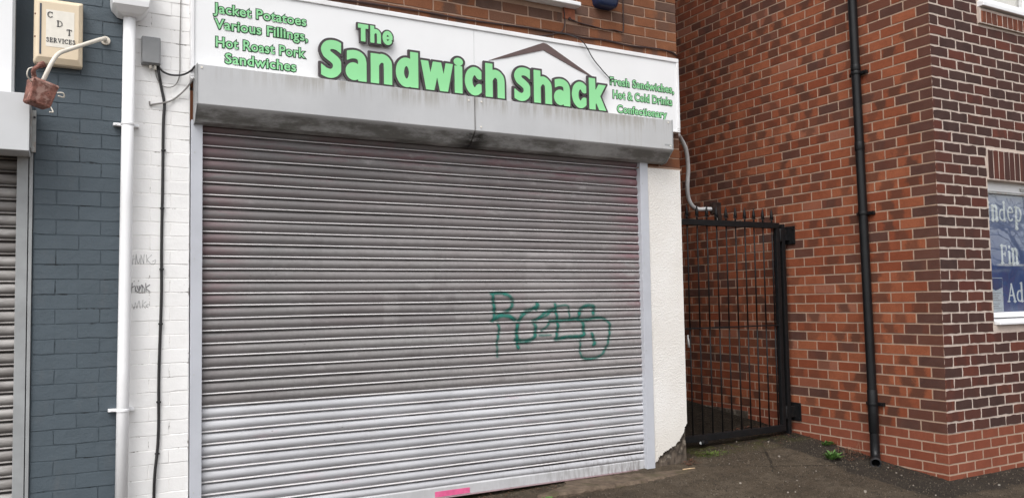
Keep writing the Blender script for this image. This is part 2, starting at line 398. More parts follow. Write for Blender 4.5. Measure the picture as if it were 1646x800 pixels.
# shutter paint: zones, scrubbed patches and red ghosts all live on the laths
ZR, PT = .741, .0763
def shutter_material():
    t = NT('shutter_paint'); x, y, z = t.xyz()
    br = t.noise(1.0, 5, .65, vec=t.coord(scale=(60, 1, 30))); sp = t.noise(230, 3, .65); cl = t.noise(1.6, 5, .6)
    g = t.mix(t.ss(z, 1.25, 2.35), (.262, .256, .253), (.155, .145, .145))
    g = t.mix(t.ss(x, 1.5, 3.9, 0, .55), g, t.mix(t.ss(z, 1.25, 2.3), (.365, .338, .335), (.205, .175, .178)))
    g = t.mix(t.ss(br, .35, .75, 0, .28), g, (.12, .105, .105)); g = t.mix(t.ss(sp, .62, .72, 0, .45), g, (.50, .48, .48))
    g = t.mix(t.ss(cl, .40, .66, 0, .30), g, (.30, .265, .265))
    # rectangular scrubbed patches
    def rect(x0, x1, z0, z1, e=.012):
        wob = t.math('MULTIPLY', t.math('SUBTRACT', t.noise(7, 4), .5), .05); xx = t.math('ADD', x, wob); zz = t.math('ADD', z, wob)
        a = t.math('MULTIPLY', t.ss(xx, x0 - e, x0 + e), t.ss(xx, x1 + e, x1 - e)); b = t.math('MULTIPLY', t.ss(zz, z0 - e, z0 + e), t.ss(zz, z1 + e, z1 - e))
        return t.math('MULTIPLY', a, b)
    for (x0, x1, z0, z1, cc, k) in ((1.42, 1.92, 1.20, 1.43, (.165, .145, .148), .45), (2.02, 2.45, 1.20, 1.46, (.150, .135, .138), .45), (3.05, 3.45, .78, 1.75, (.40, .37, .37), .30),
                                    (2.75, 3.03, 1.12, 1.42, (.30, .24, .25), .30), (3.5, 3.98, 1.42, 1.72, (.25, .215, .222), .35), (2.50, 3.02, 1.40, 1.62, (.24, .215, .215), .30), (1.50, 2.30, 1.52, 1.80, (.34, .32, .32), .22)):
        g = t.mix(t.math('MULTIPLY', rect(x0, x1, z0, z1), k), g, cc)
    rn = t.noise(2.0, 6, .7, vec=t.coord(scale=(1.0, 1, 5.0), loc=(4, 0, 1))); redz = t.math('MULTIPLY', t.ss(z, 1.95, 2.40, .10, 1.0), t.ss(rn, .47, .66))
    redx = t.math('MULTIPLY', t.ss(t.math('ABSOLUTE', t.math('SUBTRACT', t.math('DIVIDE', x, 1.0), 2.42)), 1.30, 1.68, 0, .85), t.ss(rn, .36, .56))
    red = t.math('MAXIMUM', t.math('MULTIPLY', redz, .62), t.math('MULTIPLY', redx, t.ss(z, .9, 1.5)))
    g = t.mix(t.math('MULTIPLY', red, .80), g, (.190, .060, .078))
    # pale repainted foot of the curtain
    wn = t.n('ShaderNodeTexWhiteNoise', noise_dimensions='1D'); t.l(t.math('FLOOR', t.math('DIVIDE', t.math('SUBTRACT', z, ZR), PT)), wn.inputs['W'])
    lt = wn.outputs['Value']; g = t.mix(t.math('MULTIPLY', lt, .30), g, (.115, .10, .10)); blot = t.noise(4.5, 6, .7, vec=t.coord(scale=(1, 1, 2.2), loc=(7, 0, 3)))
    g = t.mix(t.ss(blot, .52, .68, 0, .40), g, (.135, .118, .118)); g = t.mix(t.ss(blot, .44, .30, 0, .32), g, (.42, .40, .395)); g = t.mix(t.ss(x, 2.3, .8, 0, .35), g, (.140, .132, .132))
    p = t.mix(t.ss(cl, .35, .7), (.445, .447, .468), (.535, .537, .560)); p = t.mix(t.ss(br, .55, .8, 0, .25), p, (.30, .295, .31)); p = t.mix(t.math('MULTIPLY', lt, .28), p, (.37, .37, .395))
    p = t.mix(t.ss(blot, .56, .70, 0, .40), p, (.34, .325, .335)); chip = t.ss(t.voro(6.5, vec=t.coord(scale=(1, 1, 2.4))), .05, .035); p = t.mix(t.math('MULTIPLY', chip, .8), p, (.12, .105, .11)); g = t.mix(t.math('MULTIPLY', chip, .6), g, (.06, .05, .05))
    p = t.mix(t.ss(rn, .60, .70, 0, .25), p, (.50, .33, .37))
    line = t.math('ADD', .742, t.math('MULTIPLY', t.math('SUBTRACT', t.noise(14, 4), .5), .006))
    c = t.mix(t.ss(z, t.math('ADD', line, .003), t.math('SUBTRACT', line, .003)), g, p)
    # joint grime and painted lower-lath shade, heavier low on the right
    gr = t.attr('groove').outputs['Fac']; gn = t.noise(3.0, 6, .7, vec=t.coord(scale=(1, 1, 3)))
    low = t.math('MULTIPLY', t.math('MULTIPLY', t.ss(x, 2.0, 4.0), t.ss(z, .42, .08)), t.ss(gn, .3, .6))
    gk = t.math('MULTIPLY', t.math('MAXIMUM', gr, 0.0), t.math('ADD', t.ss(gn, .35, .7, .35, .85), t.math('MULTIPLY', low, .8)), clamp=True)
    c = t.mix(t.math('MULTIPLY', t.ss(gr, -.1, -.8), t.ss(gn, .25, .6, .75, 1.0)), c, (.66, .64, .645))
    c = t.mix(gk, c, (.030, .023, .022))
    c = t.mix(t.math('MULTIPLY', low, t.ss(br, .4, .7, 0, .5)), c, (.11, .09, .08))
    t.bump(t.math('ADD', sp, t.math('MULTIPLY', br, .6)), .22, .003); return t.fin(c, t.ss(cl, .3, .7, .42, .6), 0.0, .4)
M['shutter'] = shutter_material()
def box_material():
    t = NT('shutter_box_paint'); x, y, z = t.xyz()
    n = t.noise(1.6, 6, .62); st = t.noise(1.0, 6, .7, vec=t.coord(scale=(26, 3, 2.2))); mo = t.noise(1.0, 7, .72, vec=t.coord(scale=(3.2, 9, 6)))
    sp = t.noise(60, 4, .6)
    c = t.mix(t.ss(n, .3, .7), (.46, .465, .475), (.535, .54, .55)); c = t.mix(t.ss(x, 2.6, 4.4, 0, .35), c, (.47, .47, .465))
    # runs from the top edge
    top = t.math('MULTIPLY', t.ss(z, 2.66, 2.80), t.ss(t.math('ADD', t.math('MULTIPLY', st, .7), t.math('MULTIPLY', n, .5)), .52, .72))
    c = t.mix(t.math('MULTIPLY', top, t.ss(x, .9, 1.6, .2, .60)), c, (.25, .225, .185))
    right = t.math('MULTIPLY', t.ss(x, 2.9, 4.1), t.ss(st, .48, .68)); c = t.mix(t.math('MULTIPLY', right, .30), c, (.36, .33, .29))
    # mould on the folded-back lower edge
    low = t.ss(z, 2.572, 2.545); c = t.mix(t.math('MULTIPLY', low, t.ss(mo, .36, .62, .25, .85)), c, (.085, .082, .070))
    c = t.mix(t.math('MULTIPLY', low, t.ss(sp, .6, .72, 0, .35)), c, (.30, .29, .27))
    dr = t.math('MULTIPLY', t.math('MULTIPLY', t.ss(z, 2.64, 2.56), t.ss(st, .58, .75)), .35); c = t.mix(dr, c, (.20, .19, .17))
    jn = t.math('MULTIPLY', t.ss(t.math('ABSOLUTE', t.math('SUBTRACT', x, 2.545)), .012, .003), t.ss(n, .3, .6, .15, .6)); c = t.mix(jn, c, (.16, .15, .14))
    spot = t.math('MULTIPLY', t.ss(t.math('ABSOLUTE', t.math('SUBTRACT', x, 2.56)), .16, .02), low); c = t.mix(t.math('MULTIPLY', spot, t.ss(mo, .3, .55)), c, (.022, .020, .018))
    t.bump(sp, .08, .003); return t.fin(c, .48, 0, .4)
M['box'] = box_material()
M['left_box'] = plain('pale_box_paint', (.60, .61, .625), .45, var=.05, scale=3, dirt=(.45, .44, .43), dirt_amt=.2)
M['guide'] = plain('guide_paint', (.505, .520, .565), .42, var=.05, scale=4, dirt=(.36, .36, .38), dirt_amt=.25)
M['old_guide'] = plain('old_guide_paint', (.33, .34, .345), .5, var=.12, scale=7, dirt=(.19, .19, .19), dirt_amt=.4)
M['steel'] = plain('galvanised_steel', (.46, .47, .46), .5, var=.15, scale=20, dirt=(.30, .13, .05), dirt_amt=.6)
t = NT('left_lath'); n = t.noise(2, 6, .6, vec=t.coord(scale=(2, 1, 8))); c = t.mix(t.ss(n, .35, .7), (.20, .185, .175), (.42, .40, .385)); c = t.mix(t.math('MAXIMUM', t.attr('groove').outputs['Fac'], 0.0), c, (.030, .024, .022)); M['old_lath'] = t.fin(c, .42, 0, .4)
# asphalt
def ground_material():
    t = NT('asphalt'); x, y, z = t.xyz()
    b = t.noise(1.3, 6, .62); m = t.noise(7, 6, .65); f = t.noise(70, 4, .6); vo = t.voro(150); vc = t.voro(150, out='Color')
    sepc = t.n('ShaderNodeSeparateColor'); t.l(vc, sepc.inputs[0])
    c = t.mix(t.ss(b, .33, .68), (.080, .060, .041), (.125, .097, .068)); c = t.mix(t.ss(m, .42, .7, 0, .6), c, (.044, .034, .025))
    c = t.mix(t.ss(sepc.outputs[0], .70, .95, 0, .55), c, (.105, .090, .074)); c = t.mix(t.ss(sepc.outputs[1], .72, .95, 0, .55), c, (.017, .014, .012))
    cr = t.voro(.9, vec=t.mix(.16, t.coord(), t.n('ShaderNodeTexNoise').outputs['Color']), feature='DISTANCE_TO_EDGE'); crack = t.math('MULTIPLY', t.ss(cr, .014, .004), t.ss(b, .42, .60)); c = t.mix(t.math('MULTIPLY', crack, .8), c, (.012, .010, .008))
    c = t.mix(t.math('MULTIPLY', t.ss(t.noise(3.4, 6, .72, vec=t.coord(loc=(2, 9, 0))), .52, .66), .55), c, (.135, .108, .080))
    # smoother, darker patching along the foot of the brick building
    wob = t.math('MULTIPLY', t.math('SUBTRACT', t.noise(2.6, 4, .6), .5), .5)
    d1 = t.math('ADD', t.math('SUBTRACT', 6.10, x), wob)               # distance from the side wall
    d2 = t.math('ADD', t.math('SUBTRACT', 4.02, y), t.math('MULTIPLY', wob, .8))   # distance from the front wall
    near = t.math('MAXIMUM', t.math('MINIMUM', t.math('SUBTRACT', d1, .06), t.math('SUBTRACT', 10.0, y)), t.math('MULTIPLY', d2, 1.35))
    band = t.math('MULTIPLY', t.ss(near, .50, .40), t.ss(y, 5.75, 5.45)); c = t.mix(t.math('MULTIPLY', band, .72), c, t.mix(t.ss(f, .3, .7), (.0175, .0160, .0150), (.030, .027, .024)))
    # alley shade painted into damp soil, and moss at gate and ledge
    soil_shade = t.math('MULTIPLY', t.ss(t.math('ADD', y, t.math('MULTIPLY', wob, .25)), 5.32, 5.58), t.ss(m, .2, .5, .7, 1)); c = t.mix(t.math('MULTIPLY', soil_shade, .9), c, t.mix(t.ss(f, .3, .7), (.008, .006, .0045), (.020, .015, .010)))
    moss = t.math('MULTIPLY', t.math('MULTIPLY', t.ss(y, 5.24, 5.38), t.ss(y, 5.66, 5.50)), t.ss(m, .42, .60)); c = t.mix(t.math('MULTIPLY', moss, t.ss(x, 6.0, 4.7, .35, .8)), c, (.075, .078, .020))
    gg = t.noise(24, 6, .78); g2 = t.noise(48, 4, .75, vec=t.coord(loc=(5, 2, 1)))
    c = t.mix(t.ss(gg, .52, .66, 0, .65), c, (.024, .018, .013)); c = t.mix(t.ss(g2, .57, .68, 0, .60), c, (.155, .125, .095)); c = t.mix(t.ss(gg, .46, .32, 0, .50), c, (.125, .099, .072))
    t.bump(t.math('ADD', t.math('ADD', t.math('MULTIPLY', vo, .6), t.math('MULTIPLY', gg, 2.0)), t.math('MULTIPLY', f, .9)), 1.0, .014)
    return t.fin(c, t.ss(b, .3, .7, .78, .92), 0, .15)
M['asphalt'] = ground_material()
t = NT('ledge_concrete'); n = t.noise(11, 6, .65); f = t.noise(95, 4, .6); c = t.mix(t.ss(n, .35, .68), (.085, .062, .045), (.150, .112, .082)); c = t.mix(t.ss(t.noise(5, 5), .5, .68, 0, .5), c, (.050, .048, .020)); t.bump(t.math('ADD', n, f), .7, .01); M['ledge'] = t.fin(c, .9, 0, .25)
def joint_paint(name, col, dark, lo, hi):
    t = NT(name); n = t.noise(7.5, 5, .7); f = t.noise(60, 4, .6)
    c = t.mix(t.ss(t.math('ADD', n, t.math('MULTIPLY', t.math('SUBTRACT', f, .5), .15)), lo, hi), col, dark); t.bump(f, .5, .004); return t.fin(c, .7, 0, .25)
M['white_joint'] = joint_paint('white_wall_joint', (.84, .825, .81), (.22, .20, .19), .54, .70)
M['slate_joint'] = joint_paint('slate_wall_joint', (.074, .095, .112), (.024, .028, .032), .54, .70)
M['leaf'] = plain('weed_leaf', (.070, .150, .030), .6, var=.35, scale=40)
M['moss'] = plain('moss_tuft', (.085, .125, .022), .9, var=.4, scale=60)
M['dry'] = plain('dry_stalk', (.22, .13, .08), .8, var=.3, scale=40)
M['dead_leaf'] = plain('dead_leaf', (.115, .045, .025), .75, var=.5, scale=30)
M['chip'] = plain('pale_chip', (.30, .265, .225), .7, var=.3, scale=8)
M['grit_dark'] = plain('grit_dark', (.030, .025, .020), .9, var=.4, scale=40)
M['grit_brown'] = plain('grit_brown', (.120, .092, .066), .9, var=.4, scale=40)
M['grit_pale'] = plain('grit_pale', (.165, .140, .112), .9, var=.4, scale=40)
M['stick'] = plain('pale_stick', (.50, .36, .22), .8, var=.2, scale=20)
M['bark'] = plain('bark', (.07, .06, .05), .9, var=.4, scale=15)
M['upvc'] = plain('window_upvc', (.80, .80, .81), .3, var=.03, scale=6)
M['dark_room'] = plain('dark_room', (.03, .03, .035), .9)
t = NT('window_glass'); tr = t.n('ShaderNodeBsdfTransparent'); gl = t.n('ShaderNodeBsdfGlossy'); gl.inputs['Roughness'].default_value = .01
fr = t.n('ShaderNodeFresnel'); ge = t.n('ShaderNodeNewGeometry'); t.l(t.ss(ge.outputs['Backfacing'], 0, 1, 2.0, .5), fr.inputs['IOR']); mx = t.n('ShaderNodeMixShader')
nb = t.n('ShaderNodeBump'); nb.inputs['Strength'].default_value = .05; nb.inputs['Distance'].default_value = .02; t.l(t.noise(3.0, 2, .5), nb.inputs['Height']); t.l(nb.outputs[0], gl.inputs['Normal'])
t.l(fr.outputs[0], mx.inputs[0]); t.l(tr.outputs[0], mx.inputs[1]); t.l(gl.outputs[0], mx.inputs[2]); t.l(mx.outputs[0], t.out.inputs['Surface']); M['glass'] = t.m
t = NT('poster_print'); x, y, z = t.xyz(); n = t.noise(2.2, 5, .6); w = t.noise(3, 4, .6, vec=t.coord(scale=(1, 1, 7)))
c = t.mix(t.ss(n, .3, .7), (.030, .065, .20), (.050, .10, .27)); c = t.mix(t.math('MULTIPLY', t.ss(z, 1.60, 1.85), t.ss(n, .30, .60, .2, .75)), c, (.23, .28, .40))
sea = t.math('MULTIPLY', t.ss(z, 1.595, 1.60), t.ss(z, 1.618, 1.612)); c = t.mix(t.math('MULTIPLY', sea, t.ss(x, 7.02, 7.10, 0, .75)), c, (.55, .58, .60))
c = t.mix(t.math('MULTIPLY', t.math('MULTIPLY', t.ss(z, 1.50, 1.58), t.ss(z, 1.62, 1.60)), t.ss(w, .45, .65, 0, .4)), c, (.35, .40, .48))
c = t.mix(t.math('MULTIPLY', t.ss(z, 1.30, 1.20), t.ss(n, .35, .6, 0, .55)), c, (.25, .29, .38)); M['poster'] = t.fin(c, .5)
M['poster_text'] = plain('poster_text', (.66, .72, .73), .6, var=.05)
M['leaflet'] = plain('leaflet_paper', (.50, .58, .64), .6, var=.1, scale=25)
M['leaflet_blue'] = plain('leaflet_blue', (.035, .07, .19), .6)
# ------------------------------------------------------------------ ground
F = 5.29
def gh(x, y):
    ax = np.interp(x, [2.0, 3.0, 4.5, 6.1], [.045, .06, .095, .108])
    h = np.where(y > 4.0, -.10 + ax * (np.minimum(y, 8.5) - 4.0), -.10 + .03 * (np.maximum(y, 1.5) - 4.0))
    h = h - .040 * np.exp(-(((x - 5.93) / .16) ** 2 + ((y - 4.52) / .20) ** 2))
    edge = np.clip((6.1 - x) / .6, 0, 1); h = h + .02 * (1 - edge) * np.clip((y - 4.2), 0, .5)
    return h
gx = np.concatenate([np.linspace(-300, -20, 12), np.linspace(-16, -1.5, 12), np.arange(-1, 9, .045), np.linspace(9.5, 30, 16), np.linspace(40, 300, 10)])
gy = np.concatenate([np.linspace(-300, -20, 12), np.linspace(-16, 2, 16), np.arange(2.2, 7.6, .045), np.linspace(8, 16, 8), np.linspace(25, 300, 8)])
GX, GY = np.meshgrid(gx, gy); GZ = gh(GX, GY)
amp = np.clip((GX + 1) * 2, 0, 1) * np.clip((9 - GX) * 2, 0, 1)
ph = rng.uniform(0, 6.28, 40); kx = rng.normal(0, 9, 40); ky = rng.normal(0, 9, 40)
und = sum(np.sin(GX * kx[i] + GY * ky[i] + ph[i]) for i in range(40)) / 40
GZ = GZ + und * .010 * amp + rng.normal(0, .0012, GX.shape) * amp
ny, nx = GX.shape
me = bpy.data.meshes.new('ground'); idx = np.arange(nx * ny).reshape(ny, nx)
me.from_pydata(np.stack([GX.ravel(), GY.ravel(), GZ.ravel()], 1).tolist(), [], np.stack([idx[:-1, :-1].ravel(), idx[:-1, 1:].ravel(), idx[1:, 1:].ravel(), idx[1:, :-1].ravel()], 1).tolist())
me.polygons.foreach_set('use_smooth', [True] * len(me.polygons))
tag(mesh_obj('ground', me, M['asphalt'], None), kind='structure')
# concrete ledge at the foot of the shop front
mb = MB()
out = [(2.93, 4.985), (3.02, 4.975), (3.2, 4.98), (3.43, 4.985), (3.7, 4.975), (3.95, 4.99), (4.2, 5.0), (4.42, 5.03), (4.58, 5.14), (4.60, 5.45), (3.38, 5.45), (3.30, 5.20), (3.08, 5.06)]
fine = []
for i, p in enumerate(out):
    q = out[(i + 1) % len(out)]; L = math.hypot(q[0] - p[0], q[1] - p[1]); k = max(1, int(L / .03))
    for s in range(k): fine.append((p[0] + (q[0] - p[0]) * s / k + random.gauss(0, .005), p[1] + (q[1] - p[1]) * s / k + random.gauss(0, .005)))
cxm, cym = 3.8, 5.25
vs = [(a, b, -.25) for a, b in fine] + [(a, b, -.022 + random.gauss(0, .003)) for a, b in fine] + [(a + (cxm - a) * .012, b + (cym - b) * .10, -.004 + .02 * max(0, a - 4.2) + random.gauss(0, .0015)) for a, b in fine]
n = len(fine)
fs = [(i, (i + 1) % n, n + (i + 1) % n, n + i) for i in range(n)] + [(n + i, n + (i + 1) % n, 2 * n + (i + 1) % n, 2 * n + i) for i in range(n)] + [tuple(range(2 * n, 3 * n))]
mb.add(vs, fs, 0, False); tag(mb.build('pavement_ledge', M['ledge']), kind='structure')
# ------------------------------------------------------------------ sandwich shop building
shop = tag(empty('shop_building', (2.6, 5.4, 0)), 'brown brick shop with white painted brick pier and roughcast pillar round its shutter', 'building')
CU = .083
def bond(u_start, u_end, z_lo, z_hi, z_ref, c, gap, kinds, holes=(), L=.225, shift=0.0, vgap=None, first=None):
    sp = []; k0 = math.ceil((z_lo - z_ref) / c - 1); k1 = int((z_hi - z_ref) / c + 1)
    vgap = gap if vgap is None else vgap
    for k in range(k0, k1 + 1):
        v0, v1 = z_ref + k * c + gap / 2, z_ref + (k + 1) * c - gap / 2
        v0c, v1c = max(v0, z_lo), min(v1, z_hi)
        if v1c - v0c < .012: continue
        off = shift + (k % 2) * L / 2
        i0 = math.floor((u_start - off) / L) - 1
        for i in range(i0, int((u_end - off) / L) + 2):
            a, b = off + i * L + vgap / 2, off + (i + 1) * L - vgap / 2
            a, b = max(a, u_start), min(b, u_end)
            if b - a < .015: continue
            for (p, q) in clip_rect(a, b, v0c, v1c, holes): sp.append((p, q, v0c, v1c, *kinds(k, (p + q) / 2)))
    return sp
def brown(k, u):
    r = random.random(); kd = 0.0 if random.random() < .62 else random.uniform(.5, 1.0)
    return (r, kd, random.choice((0, 0, .5, .9)))
WX0, WX1, WZ0, WZ1 = 2.30, 3.47, 3.715, 4.95
sp = bond(.67, 4.555, 2.45, 8.4, 3.535, CU, .0085, brown, holes=((WX0, WX1, WZ0 - .06, WZ1), (3.408, 3.524, 3.565, 3.668), (.60, 4.19, 2.40, 2.72)), shift=4.555 - .225 * 40 - .108)
brick_wall('upper_wall', sp, ((0, F + .002, 0), (1, 0, 0), (0, 0, 1), (0, -1, 0)), (M['brown_brick'], M['brown_mortar']), shop,
           [(.67, WX0, 2.74, 8.4), (WX1, 4.553, 2.74, 8.4), (4.192, 4.553, 2.45, 2.7395), (WX0, WX1, 2.74, WZ0 - .06), (WX0, WX1, WZ1, 8.4)], relief=.004, jit=.0012, tilt=.0008, thick=.2)
mb = MB(); mb.box((4.30, F + .205, -.3), (4.552, 12.0, 8.4)); mb.box((.25, 11.8, -.3), (4.298, 12.0, 8.4)); mb.build('passage_wall', M['brown_brick'], shop)
mb = MB(); mb.box((.2, F + .21, 8.402), (4.6, 12.1, 8.55)); mb.build('roof', M['old_guide'], shop)
mb = MB(); mb.box((.69, F + .16, -.3), (4.28, F + .30, 2.44)); mb.build('shop_interior_wall', M['dark_room'], shop)
# upper window: frame, sill, pane
wf = MB(); wf.box((WX0, F + .04, WZ0), (WX0 + .06, F + .10, WZ1)); wf.box((WX1 - .06, F + .04, WZ0), (WX1, F + .10, WZ1)); wf.box((WX0 + .06, F + .04, WZ0), (WX1 - .06, F + .10, WZ0 + .06)); wf.box((WX0 + .06, F + .04, WZ1 - .06), (WX1 - .06, F + .10, WZ1))
w = wf.build('window', M['upvc'], shop, .004); mb = MB(); mb.prism([(F - .095, 3.655), (F - .095, 3.685), (F + .12, 3.713), (F + .12, 3.655)], 2.22, 3.525, 0); mb.build('sill', M['upvc'], w, .004)
mb = MB(); mb.box((WX0 + .06, F + .065, WZ0 + .06), (WX1 - .06, F + .075, WZ1 - .06)); mb.build('pane', M['glass'], w)
mb = MB(); mb.box((WX0, F + .16, WZ0), (WX1, F + .19, WZ1)); mb.build('curtain', M['leaflet'], w)
# painted pier and slate wall share their coursing
PC = .0842
def pk(k, u): return (random.random(), 0, 0)
sp = bond(.300, .668, -.3, 8.4, 1.193, PC, .0030, pk, shift=.45, vgap=.0012)
brick_wall('white_pier', sp, ((0, 5.273, 0), (1, 0, 0), (0, 0, 1), (0, -1, 0)), (M['white_paint'], M['white_joint']), shop, [(.298, .670, -.3, 8.4)], relief=.0022, jit=.0012, tilt=.0012, thick=.3)
# roughcast pillar with a broken foot
PX0, PX1 = 4.186, 4.532
prof = [(PX0, .05), (4.215, .062), (4.23, .085), (4.262, .105), (4.285, .128), (4.33, .134), (4.352, .15), (4.40, .158), (4.425, .185), (4.455, .205), (4.468, .235), (4.492, .255), (4.505, .30), (PX1, .33), (PX1, 2.437), (PX0, 2.437)]
jag = []
for (a0, b0), (a1, b1) in zip(prof[:14], prof[1:14] + [prof[14]]):
    for q in range(5):
        f_ = q / 5; jag.append((a0 + (a1 - a0) * f_ + (random.gauss(0, .004) if 0 < len(jag) else 0), b0 + (b1 - b0) * f_ + random.gauss(0, .006)))
jag = [p for p in jag if p[0] <= PX1 and p[1] < .36]
mb = MB(); mb.prism(jag + [(PX1, .335), (PX1, 2.437), (PX0, 2.437)], 5.262, 5.60, 1); mb.build('roughcast_pillar', M['roughcast'], shop, .004)
mb = MB(); nn = 14; rows = 8; vs = []
for j in range(rows + 1):
    for i in range(nn + 1):
        xx = PX0 + .004 + (PX1 - PX0 - .012) * i / nn; zz = -.06 + .42 * j / rows
        vs.append((xx, 5.278 + random.gauss(0, .004) - (.02 * max(0, .10 - zz) / .1 if zz < .1 else 0), zz + random.gauss(0, .006)))
mb.add(vs, [(j * (nn + 1) + i, j * (nn + 1) + i + 1, (j + 1) * (nn + 1) + i + 1, (j + 1) * (nn + 1) + i) for j in range(rows) for i in range(nn)])
mb.box((PX0 + .004, 5.30, -.1), (PX1 - .008, 5.59, .36)); mb.build('pillar_foot', M['broken_render'], shop)
mb = MB(); mb.prism([(4.10, 2.437), (4.12, 2.443), (4.3, 2.446), (4.45, 2.452), (4.548, 2.449), (4.548, 2.43), (4.1, 2.43)], 5.264, 5.42, 1); mb.build('pillar_cap', M['brown_mortar'], shop)
# ------------------------------------------------------------------ neighbouring shop on the left
nb = tag(empty('neighbouring_shop', (-.5, 5.4, 0)), 'slate grey painted brick shop wall between left shutter and white downpipe', 'building')
sp = bond(-.150, .298, -.3, 8.4, 1.187, PC, .0034, pk, shift=.075, vgap=.0016)
brick_wall('slate_wall', sp, ((0, 5.274, 0), (1, 0, 0), (0, 0, 1), (0, -1, 0)), (M['slate_paint'], M['slate_joint']), nb, [(-.152, .2978, -.3, 8.4)], relief=.0024, jit=.0014, tilt=.0015, thick=.3)
mb = MB(); mb.box((-4.0, 5.36, -.3), (-.154, 5.6, 8.4)); mb.build('shop_front_wall', M['slate_paint'], nb)
# ------------------------------------------------------------------ roller shutters
PITCH = .0763; ZREF = .741          # a lath joint lies at ZREF + k * PITCH
LATH = .0130
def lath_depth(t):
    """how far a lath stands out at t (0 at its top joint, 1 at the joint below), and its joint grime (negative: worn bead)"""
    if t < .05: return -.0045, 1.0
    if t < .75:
        q = (t - .05) / .70; return -.002 + LATH * math.sin(math.pi * q) ** .8, max(0, (q - .62) / .38) ** 1.4 * .8 + max(0, (.06 - q) / .06) * .8  # darkening low on the lath is shade put into the colour
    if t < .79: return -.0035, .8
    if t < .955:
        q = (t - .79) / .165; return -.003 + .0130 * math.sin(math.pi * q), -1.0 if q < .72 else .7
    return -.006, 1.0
TS = [0, .045, .055, .09, .15, .24, .34, .44, .54, .60, .65, .70, .735, .748, .756, .785, .794, .815, .84, .865, .885, .905, .915, .935, .95, .96]
def curtain(name, x0, x1, zlo, zhi, y, mat, parent):
    vs = []; g = []; k = math.ceil((zhi - ZREF) / PITCH); z = []; wob = {}
    while True:
        zt = ZREF + k * PITCH
        if zt < zlo: break
        for t in TS:
            zz = zt - t * PITCH
            if zlo <= zz <= zhi: z.append((zz, *lath_depth(t), k))
        k -= 1
    nx_ = 24
    for zz, d, gg, kk in z:
        if kk not in wob: wob[kk] = (random.gauss(0, .0007), random.gauss(0, .0009), random.uniform(0, 6), random.gauss(0, .0012))
        wa, wb, wc, wd = wob[kk]
        for i in range(nx_ + 1):
            xx = x0 + (x1 - x0) * i / nx_; vs.append((xx, y - d * (1 + wd * 40) + .0014 * math.sin(xx * 5.1 + zz * 3) + wd * math.sin(xx * 2.3 + wc), zz + wa * (xx - x0 - 1.7) + wb * math.sin(xx * 3.7 + wc))); g.append(gg)
    fs = [(j * (nx_ + 1) + i, j * (nx_ + 1) + i + 1, (j + 1) * (nx_ + 1) + i + 1, (j + 1) * (nx_ + 1) + i) for j in range(len(z) - 1) for i in range(nx_)]
    me = bpy.data.meshes.new(name); me.from_pydata(vs, [], fs); me.flip_normals()
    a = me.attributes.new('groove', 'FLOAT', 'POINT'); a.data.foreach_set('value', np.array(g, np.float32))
    o = mesh_obj(name, me, mat, parent); s = o.modifiers.new('thickness', 'SOLIDIFY'); s.thickness = .004; s.offset = -1
    return o
YC = 5.300
sh = tag(empty('roller_shutter', (2.42, YC, 0)), 'wide closed grey roller shutter with pale lower laths and teal graffiti', 'roller shutter')
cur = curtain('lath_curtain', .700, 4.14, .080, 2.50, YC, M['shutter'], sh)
mb = MB(); mb.prism([(YC - .012, .006), (YC - .012, .072), (YC - .004, .082), (YC + .02, .082), (YC + .02, .006)], .72, 4.12, 0); mb.prism([(YC - .026, .000), (YC - .026, .0058), (YC + .02, .0058), (YC + .02, .000)], .72, 4.12, 0)
t = NT('bottom_rail_paint'); x, y, z = t.xyz(); n = t.noise(4, 6, .65); s2 = t.noise(1, 6, .7, vec=t.coord(scale=(40, 1, 8)))
c = t.mix(t.ss(n, .35, .7), (.46, .46, .47), (.54, .54, .555)); c = t.mix(t.math('MULTIPLY', t.ss(x, 2.7, 4.1, .1, 1), t.ss(s2, .42, .64, 0, .65)), c, (.14, .12, .11)); c = t.mix(t.ss(z, .012, .004, 0, .7), c, (.20, .07, .08)); M['rail'] = t.fin(c, .5)
rail = mb.build('bottom_rail', M['rail'], sh, .0015)
mb = MB(); mb.box((2.277, YC - .0145, .012), (2.545, YC - .0125, .050)); o = mb.build('sticker', M['pink'], rail); o['label'] = 'bright pink sticker strip on bottom rail'
for (a, b, lab) in ((.676, .742, 'left guide channel'), (4.104, 4.183, 'right guide channel')):
    mb = MB(); y0 = YC - .048
    mb.prism([(a, y0), (b, y0), (b, YC - .022), (b - .006, YC - .022), (b - .006, y0 + .005), (a + .006, y0 + .005), (a + .006, YC + .03), (a, YC + .03)] if a > 2 else
             [(a, y0), (b, y0), (b, YC - .022), (b - .006, YC - .022), (b - .006, y0 + .005), (a + .006, y0 + .005), (a + .006, YC + .03), (a, YC + .03)], .0, 2.50, 2)
    g = mb.build('guide_rail', M['guide'], sh, .002)
    mb = MB(); e = b - .010 if a > 2 else a + .004
    for zz in (.25, .95, 1.65, 2.3): mb = MB(); mb.tube([(a + .02, y0 - .002, zz), (a + .02, y0 + .003, zz)], .004, 8); mb.build('fixing', M['steel'], g)
